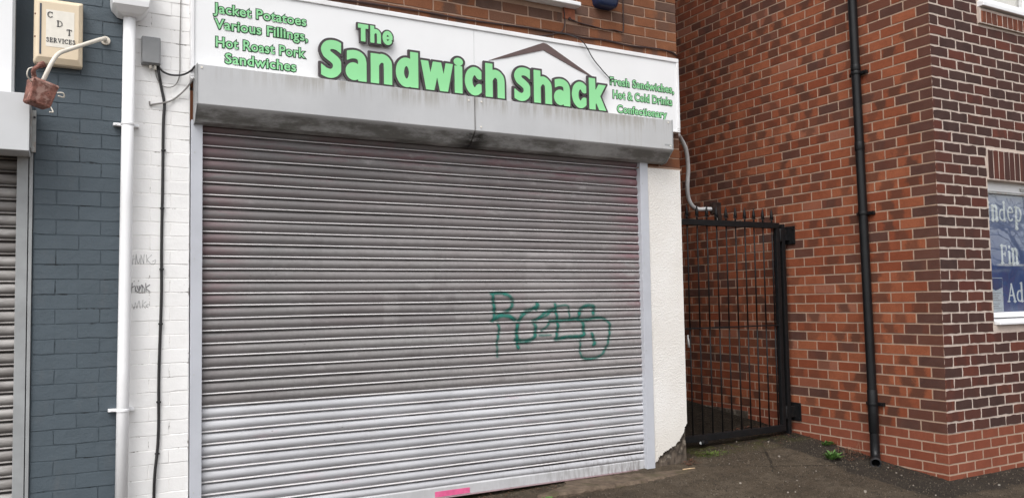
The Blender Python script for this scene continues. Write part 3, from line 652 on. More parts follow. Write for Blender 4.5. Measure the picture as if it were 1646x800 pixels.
# the housing: upright face, folded lower edge, soffit, end plates, a joint in the middle
BY = 5.115; XJ = 2.545
boxp = [(5.268, 2.812), (BY, 2.812), (BY, 2.572), (5.205, 2.482), (5.268, 2.470)]
sb = MB()
for a, b in ((.694, XJ - .0018), (XJ + .0018, 4.335)): sb.prism(boxp, a, b, 0)
hb = sb.build('shutter_box', M['box'], sh, .003)
mb = MB()
for (x0, x1) in ((.688, .693), (4.336, 4.341)): mb = MB(); mb.prism([(5.272, 2.815), (BY - .003, 2.815), (BY - .003, 2.569), (5.204, 2.478), (5.272, 2.466)], x0, x1, 0); mb.build('end_plate', M['old_guide'], hb)
mb = MB()
for (xx, zz) in ((.716, 2.793), (4.295, 2.79), (4.312, 2.60), (XJ + .045, 2.60), (XJ - .05, 2.78), (XJ + .05, 2.78)): mb = MB(); mb.tube([(xx, BY + .001, zz), (xx, BY - .004, zz)], .0065, 10); mb.build('rivet', M['label_white'], hb)
mb = MB(); mb.box((4.255, BY - .0012, 2.600), (4.322, BY - .0002, 2.612)); mb.build('maker_plate', M['old_guide'], hb)
# teal tag sprayed across the laths
def on_laths(xx, zz):
    u = (ZREF - zz) / PITCH; d, _ = lath_depth(u - math.floor(u)); return YC - d - .0042
def GP(a, b):   # photographed tag traced on the curtain: metres across and up
    return (2.747 + (a - 115) / 885 * .910 + 0, 1.424 - (b - 110) * .000872 - (a - 115) * .0000175)
G = []
def gl(pts, r, r1=None): G.extend(path_segs([GP(*p) for p in pts], r * 1.15, 6, None if r1 is None else r1 * 1.15))
gl([(120, 115), (128, 200), (132, 290), (118, 345)], .011); gl([(112, 118), (180, 108), (250, 130), (283, 180), (262, 240), (200, 285), (140, 310), (112, 345)], .010)
gl([(125, 330), (180, 300), (250, 305), (295, 335)], .013); gl([(160, 360), (168, 430), (150, 520), (152, 640)], .008, .006)
gl([(490, 220), (430, 250), (365, 290), (335, 340), (315, 400), (312, 480), (320, 570)], .012); gl([(490, 205), (480, 240)], .014); gl([(300, 500), (360, 520), (430, 505), (465, 470), (468, 400), (455, 355)], .012)
gl([(450, 350), (500, 320), (560, 275), (640, 240)], .010); gl([(642, 205), (650, 290), (662, 400), (645, 500)], .010); gl([(600, 350), (560, 400), (520, 430)], .006); gl([(590, 350), (700, 345), (830, 330), (850, 290)], .009)
gl([(640, 505), (740, 490), (880, 480), (890, 420), (880, 345)], .012); gl([(850, 300), (870, 245), (920, 215), (985, 225), (980, 290)], .012); gl([(800, 330), (900, 345), (1000, 325), (1080, 335), (1130, 380), (1125, 480), (1100, 580), (1040, 660), (950, 690), (870, 670), (855, 600), (860, 520)], .010, .006)
gl([(965, 465), (990, 540), (975, 565)], .011); gl([(500, 470), (600, 470)], .004); gl([(660, 220), (750, 215), (765, 300), (760, 335)], .0045); gl([(490, 330), (560, 300), (600, 270)], .006)
o = paint_patch('graffiti', G, .0042, .020, on_laths, M['teal_spray'], cur, cover=lambda a, b: .62 if lath_depth(((ZREF - b) / PITCH) % 1.0)[0] < -.001 else 1.0); o['label'] = 'teal sprayed graffiti tag'
# marker scrawls on the white pier
def wall_y(xx, zz): return 5.2695 - .0022
def scrawl(x0, z0, w, hgt, strokes, r, mat, name='graffiti'):
    S = []
    for st in strokes: S.extend(path_segs([(x0 + a * w, z0 + b * hgt) for a, b in st], r, 4))
    return paint_patch(name, S, .0016, .0028, wall_y, mat, shop)
NK = [[(0, 0), (.03, .9)], [(.02, .45), (.14, .6)], [(.13, 0), (.16, 1)], [(.16, .9), (.22, .2), (.28, .15), (.32, .6)], [(.36, .05), (.36, .95)], [(.36, .95), (.48, .1)], [(.48, .1), (.5, 1)], [(.60, .95), (.62, .2)], [(.82, .95), (.62, .5)], [(.62, .5), (.80, .05), (.86, .1)], [(1, .5), (.86, .3)], [(1, .5), (.97, .15), (.88, 0)]]
scrawl(.356, 1.612, .126, .060, NK, .0016, M['faint_marker'])
scrawl(.352, 1.448, .098, .055, [[(0, 0), (.04, 1)], [(.02, .5), (.2, .65), (.22, .1)], [(.2, .4), (.32, .05), (.45, .25), (.42, .7)], [(.3, .7), (.42, .2), (.55, .8)], [(.58, .05), (.60, .75)], [(.60, .7), (.70, .4), (.70, .05)], [(.78, .95), (.80, .1)], [(1, .8), (.80, .45), (1, .08)], [(.14, 1.15), (.15, 1.2)], [(.38, 1.2), (.39, 1.25)]], .0026, M['black_marker'])
scrawl(.356, 1.352, .088, .052, [[(0, .5), (.12, 0), (.2, .7)], [(.2, .7), (.3, .05)], [(.3, .05), (.42, .9), (.5, .05)], [(.66, .95), (.62, .1)], [(.85, .8), (.64, .45)], [(.64, .45), (.82, .05)], [(1, .5), (.85, .3), (.98, .1)]], .0016, M['faint_marker'])
# ------------------------------------------------------------------ the fascia sign
SY = 5.226
sg = tag(empty('shop_sign', (2.6, 5.26, 2.75)), 'long white fascia sign with green sandwich shop lettering and roof emblem', 'sign')
mb = MB(); mb.box((.690, SY + .006, 2.762), (2.600, 5.284, 3.338)); mb.box((2.6025, SY + .006, 2.762), (4.490, 5.284, 3.338)); mb.build('sign_panel', M['sign_white'], sg)
mb = MB(); mb.box((.668, SY - .004, 3.339), (4.516, 5.286, 3.372)); mb.box((4.491, SY - .004, 2.775), (4.516, 5.286, 3.338)); mb.box((.668, SY - .004, 2.745), (4.516, 5.286, 2.760)); mb.box((.668, SY - .004, 2.762), (.689, 5.286, 3.338)); mb.box((4.491, SY - .004, 2.7605), (4.516, 5.286, 2.7745))
mb.build('sign_frame', M['sign_frame'], sg, .004)
# heavy raised letters, drawn stroke by stroke
XH, AH = .203, .247
def clip(d, X, Z, x0=-9, x1=9, z0=-9, z1=9): return np.maximum(d, sd_box(X, Z, x0, x1, z0, z1))
def ell(cx, cz, rx, rz, r, a0=0, a1=360, n=28):
    p = [(cx + rx * math.cos(math.radians(a0 + (a1 - a0) * i / n)), cz + rz * math.sin(math.radians(a0 + (a1 - a0) * i / n))) for i in range(n + 1)]
    return [(p[i][0], p[i][1], p[i + 1][0], p[i + 1][1], r, r) for i in range(n)]
def g_S(X, Z, w=.146): k = w / .146; P = [(.150, .196), (.118, .216), (.083, .223), (.050, .214), (.034, .186), (.046, .156), (.078, .134), (.106, .110), (.113, .074), (.098, .043), (.066, .028), (.030, .036), (-.004, .058)]; return clip(sd_segs(X, Z, path_segs([(a * k, b) for a, b in P], .0300 * (k * .5 + .5))), X, Z, 0.004, .138 * k, -.003, .253)
def g_a(X, Z, w=.145):
    d = sd_box(X, Z, w - .058, w, 0, .13); d = np.minimum(d, clip(sd_segs(X, Z, path_segs([(-.004, .158), (.035, .174), (.075, .177), (.106, .160), (.1165 if w > .14 else .113, .125), (.1165 if w > .14 else .113, .08)], .0285)), X, Z, .010, w, 0, .206))
    return np.minimum(d, sd_segs(X, Z, ell(.056, .062, .028, .033, .027))) if 1 else d
def g_n(X, Z, h=XH, w=.152):
    d = sd_box(X, Z, 0, .058, 0, h); a = sd_segs(X, Z, path_segs([(.026, .125), (.050, .162), (.082, .176), (.112, .160), (w - .0295, .120), (w - .0295, -.06)], .0295)); return np.minimum(d, clip(a, X, Z, .02, w, 0, .207))
def g_d(X, Z): return np.minimum(sd_box(X, Z, .107, .165, 0, AH + .002), clip(sd_segs(X, Z, ell(.078, .101, .048, .074, .0295)), X, Z, 0, .16, -.004, .207))
def g_w(X, Z): q = [(.022, .26), (.074, -.012), (.128, .215), (.180, -.012), (.234, .26)]; d = sd_segs(X, Z, [(q[i][0], q[i][1], q[i + 1][0], q[i + 1][1], .0275, .0275) for i in range(4)]); return clip(d, X, Z, -1, 1, 0, XH)
def g_i(X, Z): return np.minimum(sd_box(X, Z, 0, .060, 0, .196), (np.hypot((X - .030) / .036, (Z - .226) / .029) - 1) * .03)
def g_c(X, Z, w=.137): return clip(sd_segs(X, Z, ell(.078, .101, .048, .074, .0295, 38, 322)), X, Z, 0, w - .004, -.004, .207)
def g_h(X, Z): return g_n(X, Z, AH, .157)
def g_k(X, Z): d = sd_box(X, Z, 0, .058, 0, AH); a = clip(sd_segs(X, Z, [(.045, .070, .150, .245, .029, .029), (.060, .13, .150, -.05, .030, .030)]), X, Z, .03, .163, 0, XH); return np.minimum(d, a)
def g_T(X, Z): return np.minimum(sd_box(X, Z, 0, .150, .188, AH), sd_box(X, Z, .042, .108, 0, .22))
def g_e(X, Z): d = sd_segs(X, Z, ell(.078, .101, .048, .074, .0290, 0, 318)); return clip(np.minimum(d, sd_box(X, Z, .03, .152, .082, .118)), X, Z, 0, .152, -.004, .207)
big = [(g_S, 1.460, 1), (g_a, 1.628, 1), (g_n, 1.803, 1), (g_d, 1.982, 1), (g_w, 2.162, 1), (g_i, 2.426, 1), (g_c, 2.506, 1), (g_h, 2.672, 1), (g_S, 2.908, 1), (g_h, 3.080, 1), (g_a, 3.256, 1), (g_c, 3.419, 1), (g_k, 3.580, 1)]
def letters(spec, zb, scale, x0, x1, z0, z1, h, grow):
    x = np.arange(x0, x1, h); z = np.arange(z0, z1, h); X, Z = np.meshgrid(x, z); D = np.full(X.shape, 9.0)
    for fn, px, _ in spec:
        s0 = max(0, int((px - .06 - x0) / h)); s1 = min(len(x), int((px + .34 * scale + .06 - x0) / h))
        D[:, s0:s1] = np.minimum(D[:, s0:s1], fn((X[:, s0:s1] - px) / scale, (Z[:, s0:s1] - zb) / scale) * scale)
    return [simplify(l, .00025) for l in contours(D, x0, z0, h, grow)]
bgl = letters(big, 2.846, 1, 1.40, 3.82, 2.79, 3.15, .0026, .0165); o = curve_sheet('letter_backing', bgl, SY - .030, .016, M['letter_dark'], sg); o['label'] = 'dark outline board of the large words'
o = curve_sheet('lettering', letters(big, 2.846, 1, 1.40, 3.82, 2.79, 3.15, .0026, 0.0), SY - .034, .005, M['green'], sg); o['label'] = 'large green words Sandwich Shack'
the = [(g_T, 1.716, 1), (g_h, 1.802, 1), (g_e, 1.888, 1)]
curve_sheet('letter_backing', letters(the, 3.120, .475, 1.66, 2.04, 3.08, 3.28, .0016, .0105), SY - .030, .016, M['letter_dark'], sg)
o = curve_sheet('lettering', letters(the, 3.120, .475, 1.66, 2.04, 3.08, 3.28, .0016, 0.0), SY - .034, .005, M['green'], sg); o['label'] = 'small green word The'
# spacers that carry the raised words
for xx in (1.53, 1.70, 1.85, 2.06, 2.25, 2.45, 2.57, 2.75, 2.98, 3.15, 3.33, 3.48, 3.61): mb = MB(); mb.tube([(xx, SY - .016, 2.875), (xx, SY + .007, 2.875)], .008, 8); mb.build('spacer', M['letter_dark'], sg)
for xx in (1.75, 1.83, 1.93): mb = MB(); mb.tube([(xx, SY - .016, 3.14), (xx, SY + .007, 3.14)], .006, 8); mb.build('spacer', M['letter_dark'], sg)
LL = [('Jacket Potatoes', .800, 1.376, 3.178, .067), ('Various Fillings,', .806, 1.386, 3.079, .067), ('Hot Roast Pork', .814, 1.369, 2.965, .068), ('Sandwiches', .870, 1.309, 2.868, .068)]
RL = [('Fresh Sandwiches,', 3.810, 4.462, 3.074, .068), ('Hot & Cold Drinks', 3.834, 4.440, 2.968, .069), ('Confectionary', 3.873, 4.378, 2.856, .066)]
for L_, lab in ((LL, 'small green words on the left of the sign'), (RL, 'small green words on the right of the sign')):
    for ln in L_:
        font_sheet('letter_backing', [ln], SY + .0042, .0018, .014, M['small_outline'], sg, grow=.062)
        o = font_sheet('lettering', [ln], SY + .0018, .0018, .014, M['small_green'], sg); o['label'] = lab + ' reading ' + ln[0].strip(',').replace('&', 'and')
mb = MB(); mb.prism([(2.719, 3.128), (3.190, 3.325), (3.222, 3.320), (3.672, 3.102), (3.490, 3.158), (3.189, 3.268), (2.871, 3.168)], SY + .001, SY + .0058, 1); mb.build('roof_emblem', M['roof_brown'], sg)
# ------------------------------------------------------------------ white rainwater pipe
wp = tag(empty('white_downpipe', (.31, 5.2, 0)), 'white plastic downpipe with hopper between slate wall and white pier', 'downpipe')
px_ = lambda z: .3045 + (z - .3) * .0078
mb = MB(); mb.tube([(px_(z), 5.205, z) for z in (-.05, 1.0, 2.0, 3.075)], .0335, 20, True); mb.build('pipe', M['pvc'], wp)
mb = MB(); hv = []
for (zz, xa, xb, ya, yb) in ((3.060, .288, .368, 5.165, 5.245), (3.070, .262, .394, 5.135, 5.262), (3.105, .232, .424, 5.10, 5.266), (3.135, .226, .430, 5.095, 5.267), (3.30, .220, .436, 5.09, 5.268)): hv.append([(xa, ya, zz), (xb, ya, zz), (xb, yb, zz), (xa, yb, zz)])
vs = [v for r in hv for v in r]; fs = [(4 * i + k, 4 * i + (k + 1) % 4, 4 * i + 4 + (k + 1) % 4, 4 * i + 4 + k) for i in range(4) for k in range(4)] + [(3, 2, 1, 0), (16, 17, 18, 19)]
mb.add(vs, fs); mb.build('hopper', M['pvc'], wp, .006, 3)
for zz in (2.43, .772):
    mb = MB(); cx = px_(zz); mb.tube([(cx, 5.205, zz - .008), (cx, 5.205, zz + .008)], .0365, 20); mb.box((cx - .075, 5.232, zz - .008), (cx + .062, 5.270, zz + .008)); mb.tube([(cx - .060, 5.231, zz), (cx - .060, 5.226, zz)], .005, 8); mb.build('pipe_clip', M['pvc'], wp, .002)
# ------------------------------------------------------------------ alarm box with lettering
AX0, AX1, AZ0, AZ1, AY = -.158, .082, 2.735, 3.106, 5.190
al = tag(empty('alarm_box', (-.04, 5.27, 2.9)), 'cream alarm box lettered CDT SERVICES on slate wall', 'alarm box')
mb = MB(); r = [(AX0, AX1, AZ0, AZ1, 5.269), (AX0 - .002, AX1 + .002, AZ0 - .002, AZ1 + .002, 5.215), (AX0 + .002, AX1 - .002, AZ0 + .004, AZ1 - .004, 5.205), (AX0 + .016, AX1 - .020, AZ0 + .034, AZ1 - .018, AY)]
vs = []
for (a, b, c_, d, yy) in r: vs += [(a, yy, c_), (b, yy, c_), (b, yy, d), (a, yy, d)]
fs = [(4 * i + k, 4 * i + (k + 1) % 4, 4 * i + 4 + (k + 1) % 4, 4 * i + 4 + k) for i in range(3) for k in range(4)] + [(3, 2, 1, 0), (12, 13, 14, 15)]
mb.add(vs, fs); ac = mb.build('cover', M['cream'], al, .007, 3)
mb = MB(); mb.box((-.131, AY - .002, 2.782), (-.122, AY + .004, 3.070)); mb.build('light_strip', M['groove_blue'], al)
mb = MB(); mb.box((-.100, AY - .0012, 2.83), (.040, AY + .003, 3.040)); mb.build('label_plate', M['label_white'], al)
mb = MB()
for zz in (2.88, 3.01): mb = MB(); mb.tube([(AX0 + .006, 5.206, zz), (AX0 + .006, 5.198, zz)], .005, 8); mb.build('screw', M['rust'], al)
# serif letters: unit height 1, strokes (x,z,...) with thick and thin radii
th, tn = .075, .032
def S_(*q): return q
SER = {
 'C': (.72, [('c', .40, .5, .33, .46, 42, 318, th, tn), ('s', .66, .72, .66, .95, tn, tn)]),
 'D': (.80, [('s', .16, 0, .16, 1, th, th), ('s', .02, .02, .34, .02, tn, tn), ('s', .02, .98, .34, .98, tn, tn), ('c', .34, .5, .37, .47, 90, -90, tn, tn), ('s', .70, .36, .70, .64, th * .8, th * .8)]),
 'T': (.70, [('s', .36, 0, .36, 1, th, th), ('s', .04, .97, .68, .97, tn, tn), ('s', .04, .97, .03, .76, tn, tn), ('s', .68, .97, .69, .76, tn, tn), ('s', .24, .02, .48, .02, tn, tn)]),
 'S': (.56, [('p', [(.46, .76), (.38, .92), (.26, .97), (.12, .88), (.12, .72), (.26, .56), (.42, .42), (.44, .22), (.30, .05), (.16, .04), (.06, .22)], .052, .052)]),
 'E': (.62, [('s', .14, 0, .14, 1, th, th), ('s', .02, .02, .54, .02, tn, tn), ('s', .02, .98, .52, .98, tn, tn), ('s', .14, .52, .42, .52, tn, tn), ('s', .54, .02, .58, .24, tn, tn), ('s', .52, .98, .53, .78, tn, tn), ('s', .42, .42, .42, .62, tn, tn)]),
 'R': (.70, [('s', .14, 0, .14, 1, th, th), ('s', .02, .02, .28, .02, tn, tn), ('s', .02, .98, .34, .98, tn, tn), ('c', .30, .74, .22, .23, 95, -95, .045, .045), ('s', .30, .50, .62, .02, th, th * .7), ('s', .62, .02, .70, .02, tn, tn)]),
 'V': (.72, [('s', .12, .96, .36, .02, th, th * .7), ('s', .36, .02, .60, .96, tn, tn), ('s', .01, .98, .24, .98, tn, tn), ('s', .50, .98, .71, .98, tn, tn)]),
 'I': (.32, [('s', .16, 0, .16, 1, th, th), ('s', .03, .02, .29, .02, tn, tn), ('s', .03, .98, .29, .98, tn, tn)]),
 'F': (.58, [('s', .14, 0, .14, 1, th, th), ('s', .02, .02, .28, .02, tn, tn), ('s', .02, .98, .52, .98, tn, tn), ('s', .14, .52, .42, .52, tn, tn), ('s', .52, .98, .54, .76, tn, tn), ('s', .42, .42, .42, .62, tn, tn)]),
 'A': (.74, [('s', .08, .02, .36, .98, tn, tn), ('s', .36, .98, .64, .02, th * .8, th), ('s', .20, .36, .54, .36, tn, tn), ('s', 0, .02, .18, .02, tn, tn), ('s', .53, .02, .74, .02, tn, tn)]),
 'n': (.54, [('s', .12, 0, .12, .62, th, th), ('p', [(.14, .50), (.24, .62), (.34, .62), (.40, .50)], tn, th), ('s', .40, .5, .40, 0, th, th), ('s', .02, .02, .22, .02, tn, tn), ('s', .31, .02, .51, .02, tn, tn), ('s', .02, .63, .12, .64, tn, tn)]),
 'd': (.56, [('c', .26, .32, .20, .30, 40, 320, th * .75, tn), ('s', .42, .02, .42, 1.04, th, th), ('s', .42, .02, .53, .03, tn, tn), ('s', .32, 1.03, .42, 1.05, tn, tn)]),
 'e': (.48, [('c', .25, .32, .19, .30, 20, 310, th * .7, tn), ('s', .07, .38, .42, .40, tn, tn)]),
 'p': (.56, [('c', .30, .32, .20, .30, 140, -140, th * .75, tn), ('s', .14, -.32, .14, .62, th, th), ('s', .03, .63, .14, .65, tn, tn), ('s', .03, -.32, .25, -.32, tn, tn)]),
 'i': (.28, [('s', .13, 0, .13, .62, th, th), ('s', .03, .02, .24, .02, tn, tn), ('s', .03, .63, .13, .64, tn, tn), ('s', .13, .90, .13, .91, th, th)]),
}
def serif(txt, x0, zb, hgt, sx=1.0, track=.06, pts=None):
    segs = []; x = x0
    for ch in txt:
        wdt, st = SER[ch]
        for s in st:
            if s[0] == 's': segs.append((x + s[1] * hgt * sx, zb + s[2] * hgt, x + s[3] * hgt * sx, zb + s[4] * hgt, s[5] * hgt, s[6] * hgt))
            elif s[0] == 'c':
                _, cx, cz, rx, rz, a0, a1, ra, rb = s; n = 18
                for k in range(n):
                    f0, f1 = k / n, (k + 1) / n; A0, A1 = [math.radians(a0 + (a1 - a0) * f) for f in (f0, f1)]
                    w0, w1 = [rb + (ra - rb) * abs(math.cos(A)) for A in (A0, A1)]
                    segs.append((x + (cx + rx * math.cos(A0)) * hgt * sx, zb + (cz + rz * math.sin(A0)) * hgt, x + (cx + rx * math.cos(A1)) * hgt * sx, zb + (cz + rz * math.sin(A1)) * hgt, w0 * hgt, w1 * hgt))
            else:
                segs += [(a, b, c_, d, e * hgt, f * hgt) for (a, b, c_, d, e, f) in path_segs([(x + p[0] * hgt * sx, zb + p[1] * hgt) for p in s[1]], s[2], 4, s[3])]
        x += (wdt + track) * hgt * sx
    return segs
def seg_sheet(name, segs, y, depth, mat, parent, h, grow=0.0):
    xs = [s[0] for s in segs] + [s[2] for s in segs]; zs = [s[1] for s in segs] + [s[3] for s in segs]; p = h * 6
    x = np.arange(min(xs) - p - .01, max(xs) + p + .01, h); z = np.arange(min(zs) - p - .01, max(zs) + p + .01, h); X, Z = np.meshgrid(x, z)
    D = sd_segs(X, Z, segs); return curve_sheet(name, [simplify(l, h * .08) for l in contours(D, x[0], z[0], h, grow)], y, depth, mat, parent)
sv = serif('C', -.094, 2.995, .033, 1.1) + serif('D', -.047, 2.949, .033, 1.1) + serif('T', .002, 2.905, .033, 1.1) + serif('SERVICES', -.098, 2.856, .024, 1.05, .13)
seg_sheet('lettering', sv, AY - .0035, .0018, M['ink'], al, .0008, .0004)
# ------------------------------------------------------------------ bracket arm and rusted lamp
la = tag(empty('flood_lamp', (.2, 5.27, 2.92)), 'rusted floodlight on a bent cream bracket arm by the alarm box', 'lamp')
arm = spline([(.203, 5.268, 2.925), (.188, 5.20, 2.915), (.10, 5.12, 2.85), (.012, 5.05, 2.784), (-.034, 5.0, 2.742), (-.066, 4.97, 2.68), (-.108, 4.95, 2.565)], 6)
mb = MB(); mb.tube(arm, .0115, 12); mb.build('bracket_arm', M['cream_arm'], la)
mb = MB(); mb.tube([(.203, 5.271, 2.925), (.203, 5.258, 2.925)], .026, 14); mb.build('wall_plate', M['cream_arm'], la, .002)
Ml = Matrix.Translation((-.118, 4.95, 2.502)) @ Matrix.Rotation(math.radians(14), 4, 'Y') @ Matrix.Rotation(math.radians(20), 4, 'Z') @ Matrix.Scale(1.14, 4)
mb = MB(); lv = []
for (zz, w_, d_) in ((-.062, .040, .038), (-.054, .047, .045), (.030, .052, .050), (.046, .056, .052), (.056, .050, .046)): lv += [Ml @ Vector(p) for p in ((-w_, -d_, zz), (w_, -d_, zz), (w_, d_, zz), (-w_, d_, zz))]
mb.add(lv, [(4 * i + k, 4 * i + (k + 1) % 4, 4 * i + 4 + (k + 1) % 4, 4 * i + 4 + k) for i in range(4) for k in range(4)] + [(3, 2, 1, 0), (16, 17, 18, 19)])
lb = mb.build('lamp_housing', M['rust'], la, .004)
mb = MB(); P = lambda a, b, c_: Ml @ Vector((a, b, c_))
mb.tube(spline([P(-.045, -.02, .05), P(-.062, -.03, .085), P(-.045, -.03, .115), P(-.028, -.03, .132)], 5), [.012] * 5 + [.010] * 5 + [.016] * 6, 8); mb.build('hinge_tab', M['rust'], lb)
mb = MB(); mb.tube(spline([P(-.055, -.03, .03), P(-.085, -.05, .045), P(-.088, -.05, .075), P(-.075, -.05, .09)], 5), .0035, 6); mb.tube(spline([P(.052, -.05, .02), P(.075, -.055, .028), P(.085, -.05, .012), P(.060, -.05, .008)], 5), .004, 6); mb.tube(spline([P(.045, -.04, -.05), P(.06, -.05, -.072), P(.045, -.05, -.078)], 5), .0035, 6); mb.build('latch_wire', M['cream_arm'], lb)
# ------------------------------------------------------------------ junction box and its cables
jb = tag(empty('junction_box', (.445, 5.26, 2.89)), 'small grey junction box high on the white pier', 'junction box')
mb = MB(); mb.box((.394, 5.222, 2.806), (.498, 5.268, 2.972)); mb.build('case', M['grey_box'], jb, .006, 3)
mb = MB(); mb.box((.398, 5.214, 2.812), (.494, 5.2215, 2.968)); mb.build('lid', M['grey_box'], jb, .003)
mb = MB(); mb.tube([(.445, 5.245, 2.806), (.445, 5.245, 2.786)], .009, 10); mb.tube([(.470, 5.245, 2.806), (.470, 5.245, 2.780)], .008, 10); mb.build('gland', M['label_white'], jb)
def cable(name, pts, r, mat, label, cat='cable', n=7, group=None, extra=None):
    mb = MB(); mb.tube(spline(pts, n), r, 8)
    o = mb.build(name, mat)
    tag(o, label, cat, group)
    return o
cy_ = 5.262
o = cable('wall_cable', [(.488, cy_, 2.808), (.492, cy_ - .012, 2.76), (.505, cy_, 2.69), (.524, cy_, 2.58), (.519, cy_, 2.46), (.517, cy_, 2.08), (.513, cy_, 1.71), (.514, cy_, 1.41), (.503, cy_, .966), (.502, cy_, .60), (.483, cy_ - .01, .38), (.480, cy_, .24), (.476, cy_, -.08)], .0085, M['black_cable'], 'thick black cable dropping from grey box down the white pier')
for (a, b) in ((.520, 2.30), (.515, 1.95), (.514, 1.585), (.510, 1.26), (.502, .80), (.496, .50)): mb = MB(); mb.box((a - .012, cy_ - .011, b - .005), (a + .013, cy_ + .010, b + .005)); mb.build('cable_clip', M['black_cable'], o, .002)
cable('looped_cable', [(.490, 5.245, 2.80), (.515, 5.24, 2.772), (.56, 5.245, 2.760), (.62, 5.235, 2.765), (.665, 5.22, 2.79), (.690, 5.20, 2.82)], .006, M['black_cable'], 'short black cable looping from grey box to shutter box end')
cable('phone_wire', [(.615, cy_, 3.45), (.614, cy_, 3.24), (.610, cy_, 2.96), (.609, cy_, 2.78), (.585, cy_ - .004, 2.705), (.54, cy_ - .006, 2.685), (.50, cy_ - .004, 2.70), (.478, cy_ - .002, 2.75), (.476, cy_, 2.79)], .003, M['grey_cable'], 'thin grey wire hanging down white pier beside sign')
cable('stub_cable', [(.683, 5.20, 2.745), (.64, 5.24, 2.68), (.58, cy_, 2.62), (.53, cy_ - .012, 2.59), (.46, cy_, 2.573), (.445, cy_, 2.568), (.442, cy_, 2.59)], .005, M['grey_cable'], 'grey cable stub running diagonally across the white pier')
# ------------------------------------------------------------------ left shop: sign, shutter
ls = tag(empty('roller_shutter', (-1.6, 5.3, 0)), 'weathered brown grey roller shutter at the left edge under a plain box', 'roller shutter')
curtain('lath_curtain', -3.0, -.215, -.05, 2.40, 5.308, M['old_lath'], ls)
mb = MB(); mb.prism([(-.232, 5.262), (-.177, 5.262), (-.177, 5.34), (-.185, 5.34), (-.185, 5.270), (-.224, 5.270), (-.224, 5.285), (-.232, 5.285)], -.1, 2.26, 2); mb.build('guide_rail', M['old_guide'], ls, .002)
mb = MB(); mb.box((-.172, 5.256, -.1), (-.1545, 5.36, 2.24)); mb.build('edge_trim', M['old_guide'], ls, .002)
mb = MB(); mb.prism([(5.262, 2.520), (5.05, 2.520), (5.05, 2.208), (5.262, 2.208)], -3.1, -.168, 0); hb2 = mb.build('shutter_box', M['left_box'], ls, .003)
mb = MB(); mb.prism([(5.262, 2.470), (5.150, 2.470), (5.140, 2.240), (5.262, 2.235)], -.1665, -.1615, 0); mb.box((-.1612, 5.235, 2.235), (-.142, 5.262, 2.47)); mb.build('end_bracket', M['steel'], hb2, .001)
mb = MB(); mb.tube([(-.150, 5.236, 2.43), (-.150, 5.230, 2.43)], .006, 8); mb.build('bolt', M['ink'], hb2)
l2 = tag(empty('fascia_sign', (-1.6, 5.2, 2.53)), 'blank white fascia board at top left above the left shutter box', 'sign')
mb = MB(); mb.box((-3.1, 5.205, 2.555), (-.262, 5.265, 3.9)); mb.build('sign_panel', M['sign_white'], l2); mb = MB(); mb.box((-.261, 5.20, 2.55), (-.2475, 5.268, 3.9)); mb.build('sign_frame', M['old_guide'], l2, .002)
# ------------------------------------------------------------------ things on the upper brick wall
mb = MB(); o0 = tag(empty('alarm_sounder', (3.8, 5.28, 3.72)), 'dark blue rounded alarm sounder cut by the top edge above the sign', 'alarm box')
vs = []; Ny = 5
for (ins, yy) in ((0, 5.286), (0, 5.225), (.008, 5.208), (.026, 5.198)):
    for k in range(24):
        a = 2 * math.pi * k / 24; cx, cz, rx, rz = 3.797, 3.835, .108 - ins, .138 - ins
        ca, sa = math.cos(a), math.sin(a); e = .45; vs.append((cx + rx * math.copysign(abs(ca) ** e, ca), yy, cz + rz * math.copysign(abs(sa) ** e, sa)))
mb.add(vs, [(i * 24 + k, i * 24 + (k + 1) % 24, (i + 1) * 24 + (k + 1) % 24, (i + 1) * 24 + k) for i in range(3) for k in range(24)] + [tuple(range(72, 96))], 0, True); mb.build('cover', M['navy'], o0)
mb = MB(); mb.tube([(3.797, 5.2, 3.80), (3.797, 5.188, 3.80)], .03, 16); mb.build('lens', M['navy'], o0)
ab = tag(empty('air_brick', (3.466, 5.29, 3.615)), 'square orange terracotta air brick set in the wall above the sign', 'air brick')
mb = MB(); mb.box((3.412, 5.280, 3.568), (3.522, 5.34, 3.666)); mb.build('block', M['terracotta'], ab, .004); mb = MB(); mb.tube([(3.467, 5.281, 3.570), (3.467, 5.272, 3.570)], .012, 10); mb.build('cable_hole', M['brown_cable'], ab)
UW = 5.279
cable('sign_cable', [(1.2, UW, 3.405), (1.75, UW, 3.42), (2.2, UW, 3.428), (2.6, UW, 3.425), (3.05, UW, 3.440), (3.25, UW, 3.442), (3.46, UW, 3.445), (3.60, UW, 3.438), (3.80, UW, 3.448), (4.05, UW, 3.438), (4.3, UW, 3.45), (4.48, UW, 3.445), (4.548, UW, 3.42)], .0075, M['brown_cable'], 'long dark cable running along the bricks just above the sign')
cable('looping_cable', [(3.414, UW, 3.65), (3.420, UW - .004, 3.58), (3.416, UW - .006, 3.51), (3.39, UW - .004, 3.455), (3.33, UW, 3.43), (3.22, UW, 3.40), (3.1, UW, 3.375)], .005, M['brown_cable'], 'thin cable looping down from left of the terracotta air brick')
cable('sagging_cable', [(3.47, UW, 3.570), (3.55, UW, 3.553), (3.68, UW, 3.545), (3.80, UW, 3.535), (3.90, UW, 3.545), (3.97, UW, 3.540), (3.99, UW, 3.56), (3.993, UW, 3.70), (3.995, UW, 4.2)], .0055, M['brown_cable'], 'thin cable from terracotta air brick to upper right corner')
cable('hanging_cable', [(3.33, UW - .004, 3.438), (3.42, UW - .03, 3.43), (3.50, SY - .02, 3.395), (3.56, SY - .025, 3.35), (3.63, SY - .018, 3.26), (3.72, SY - .012, 3.18), (3.805, SY - .006, 3.115), (3.812, SY - .004, 3.10)], .0042, M['black_cable'], 'thin black cable hanging across the sign beside Fresh')
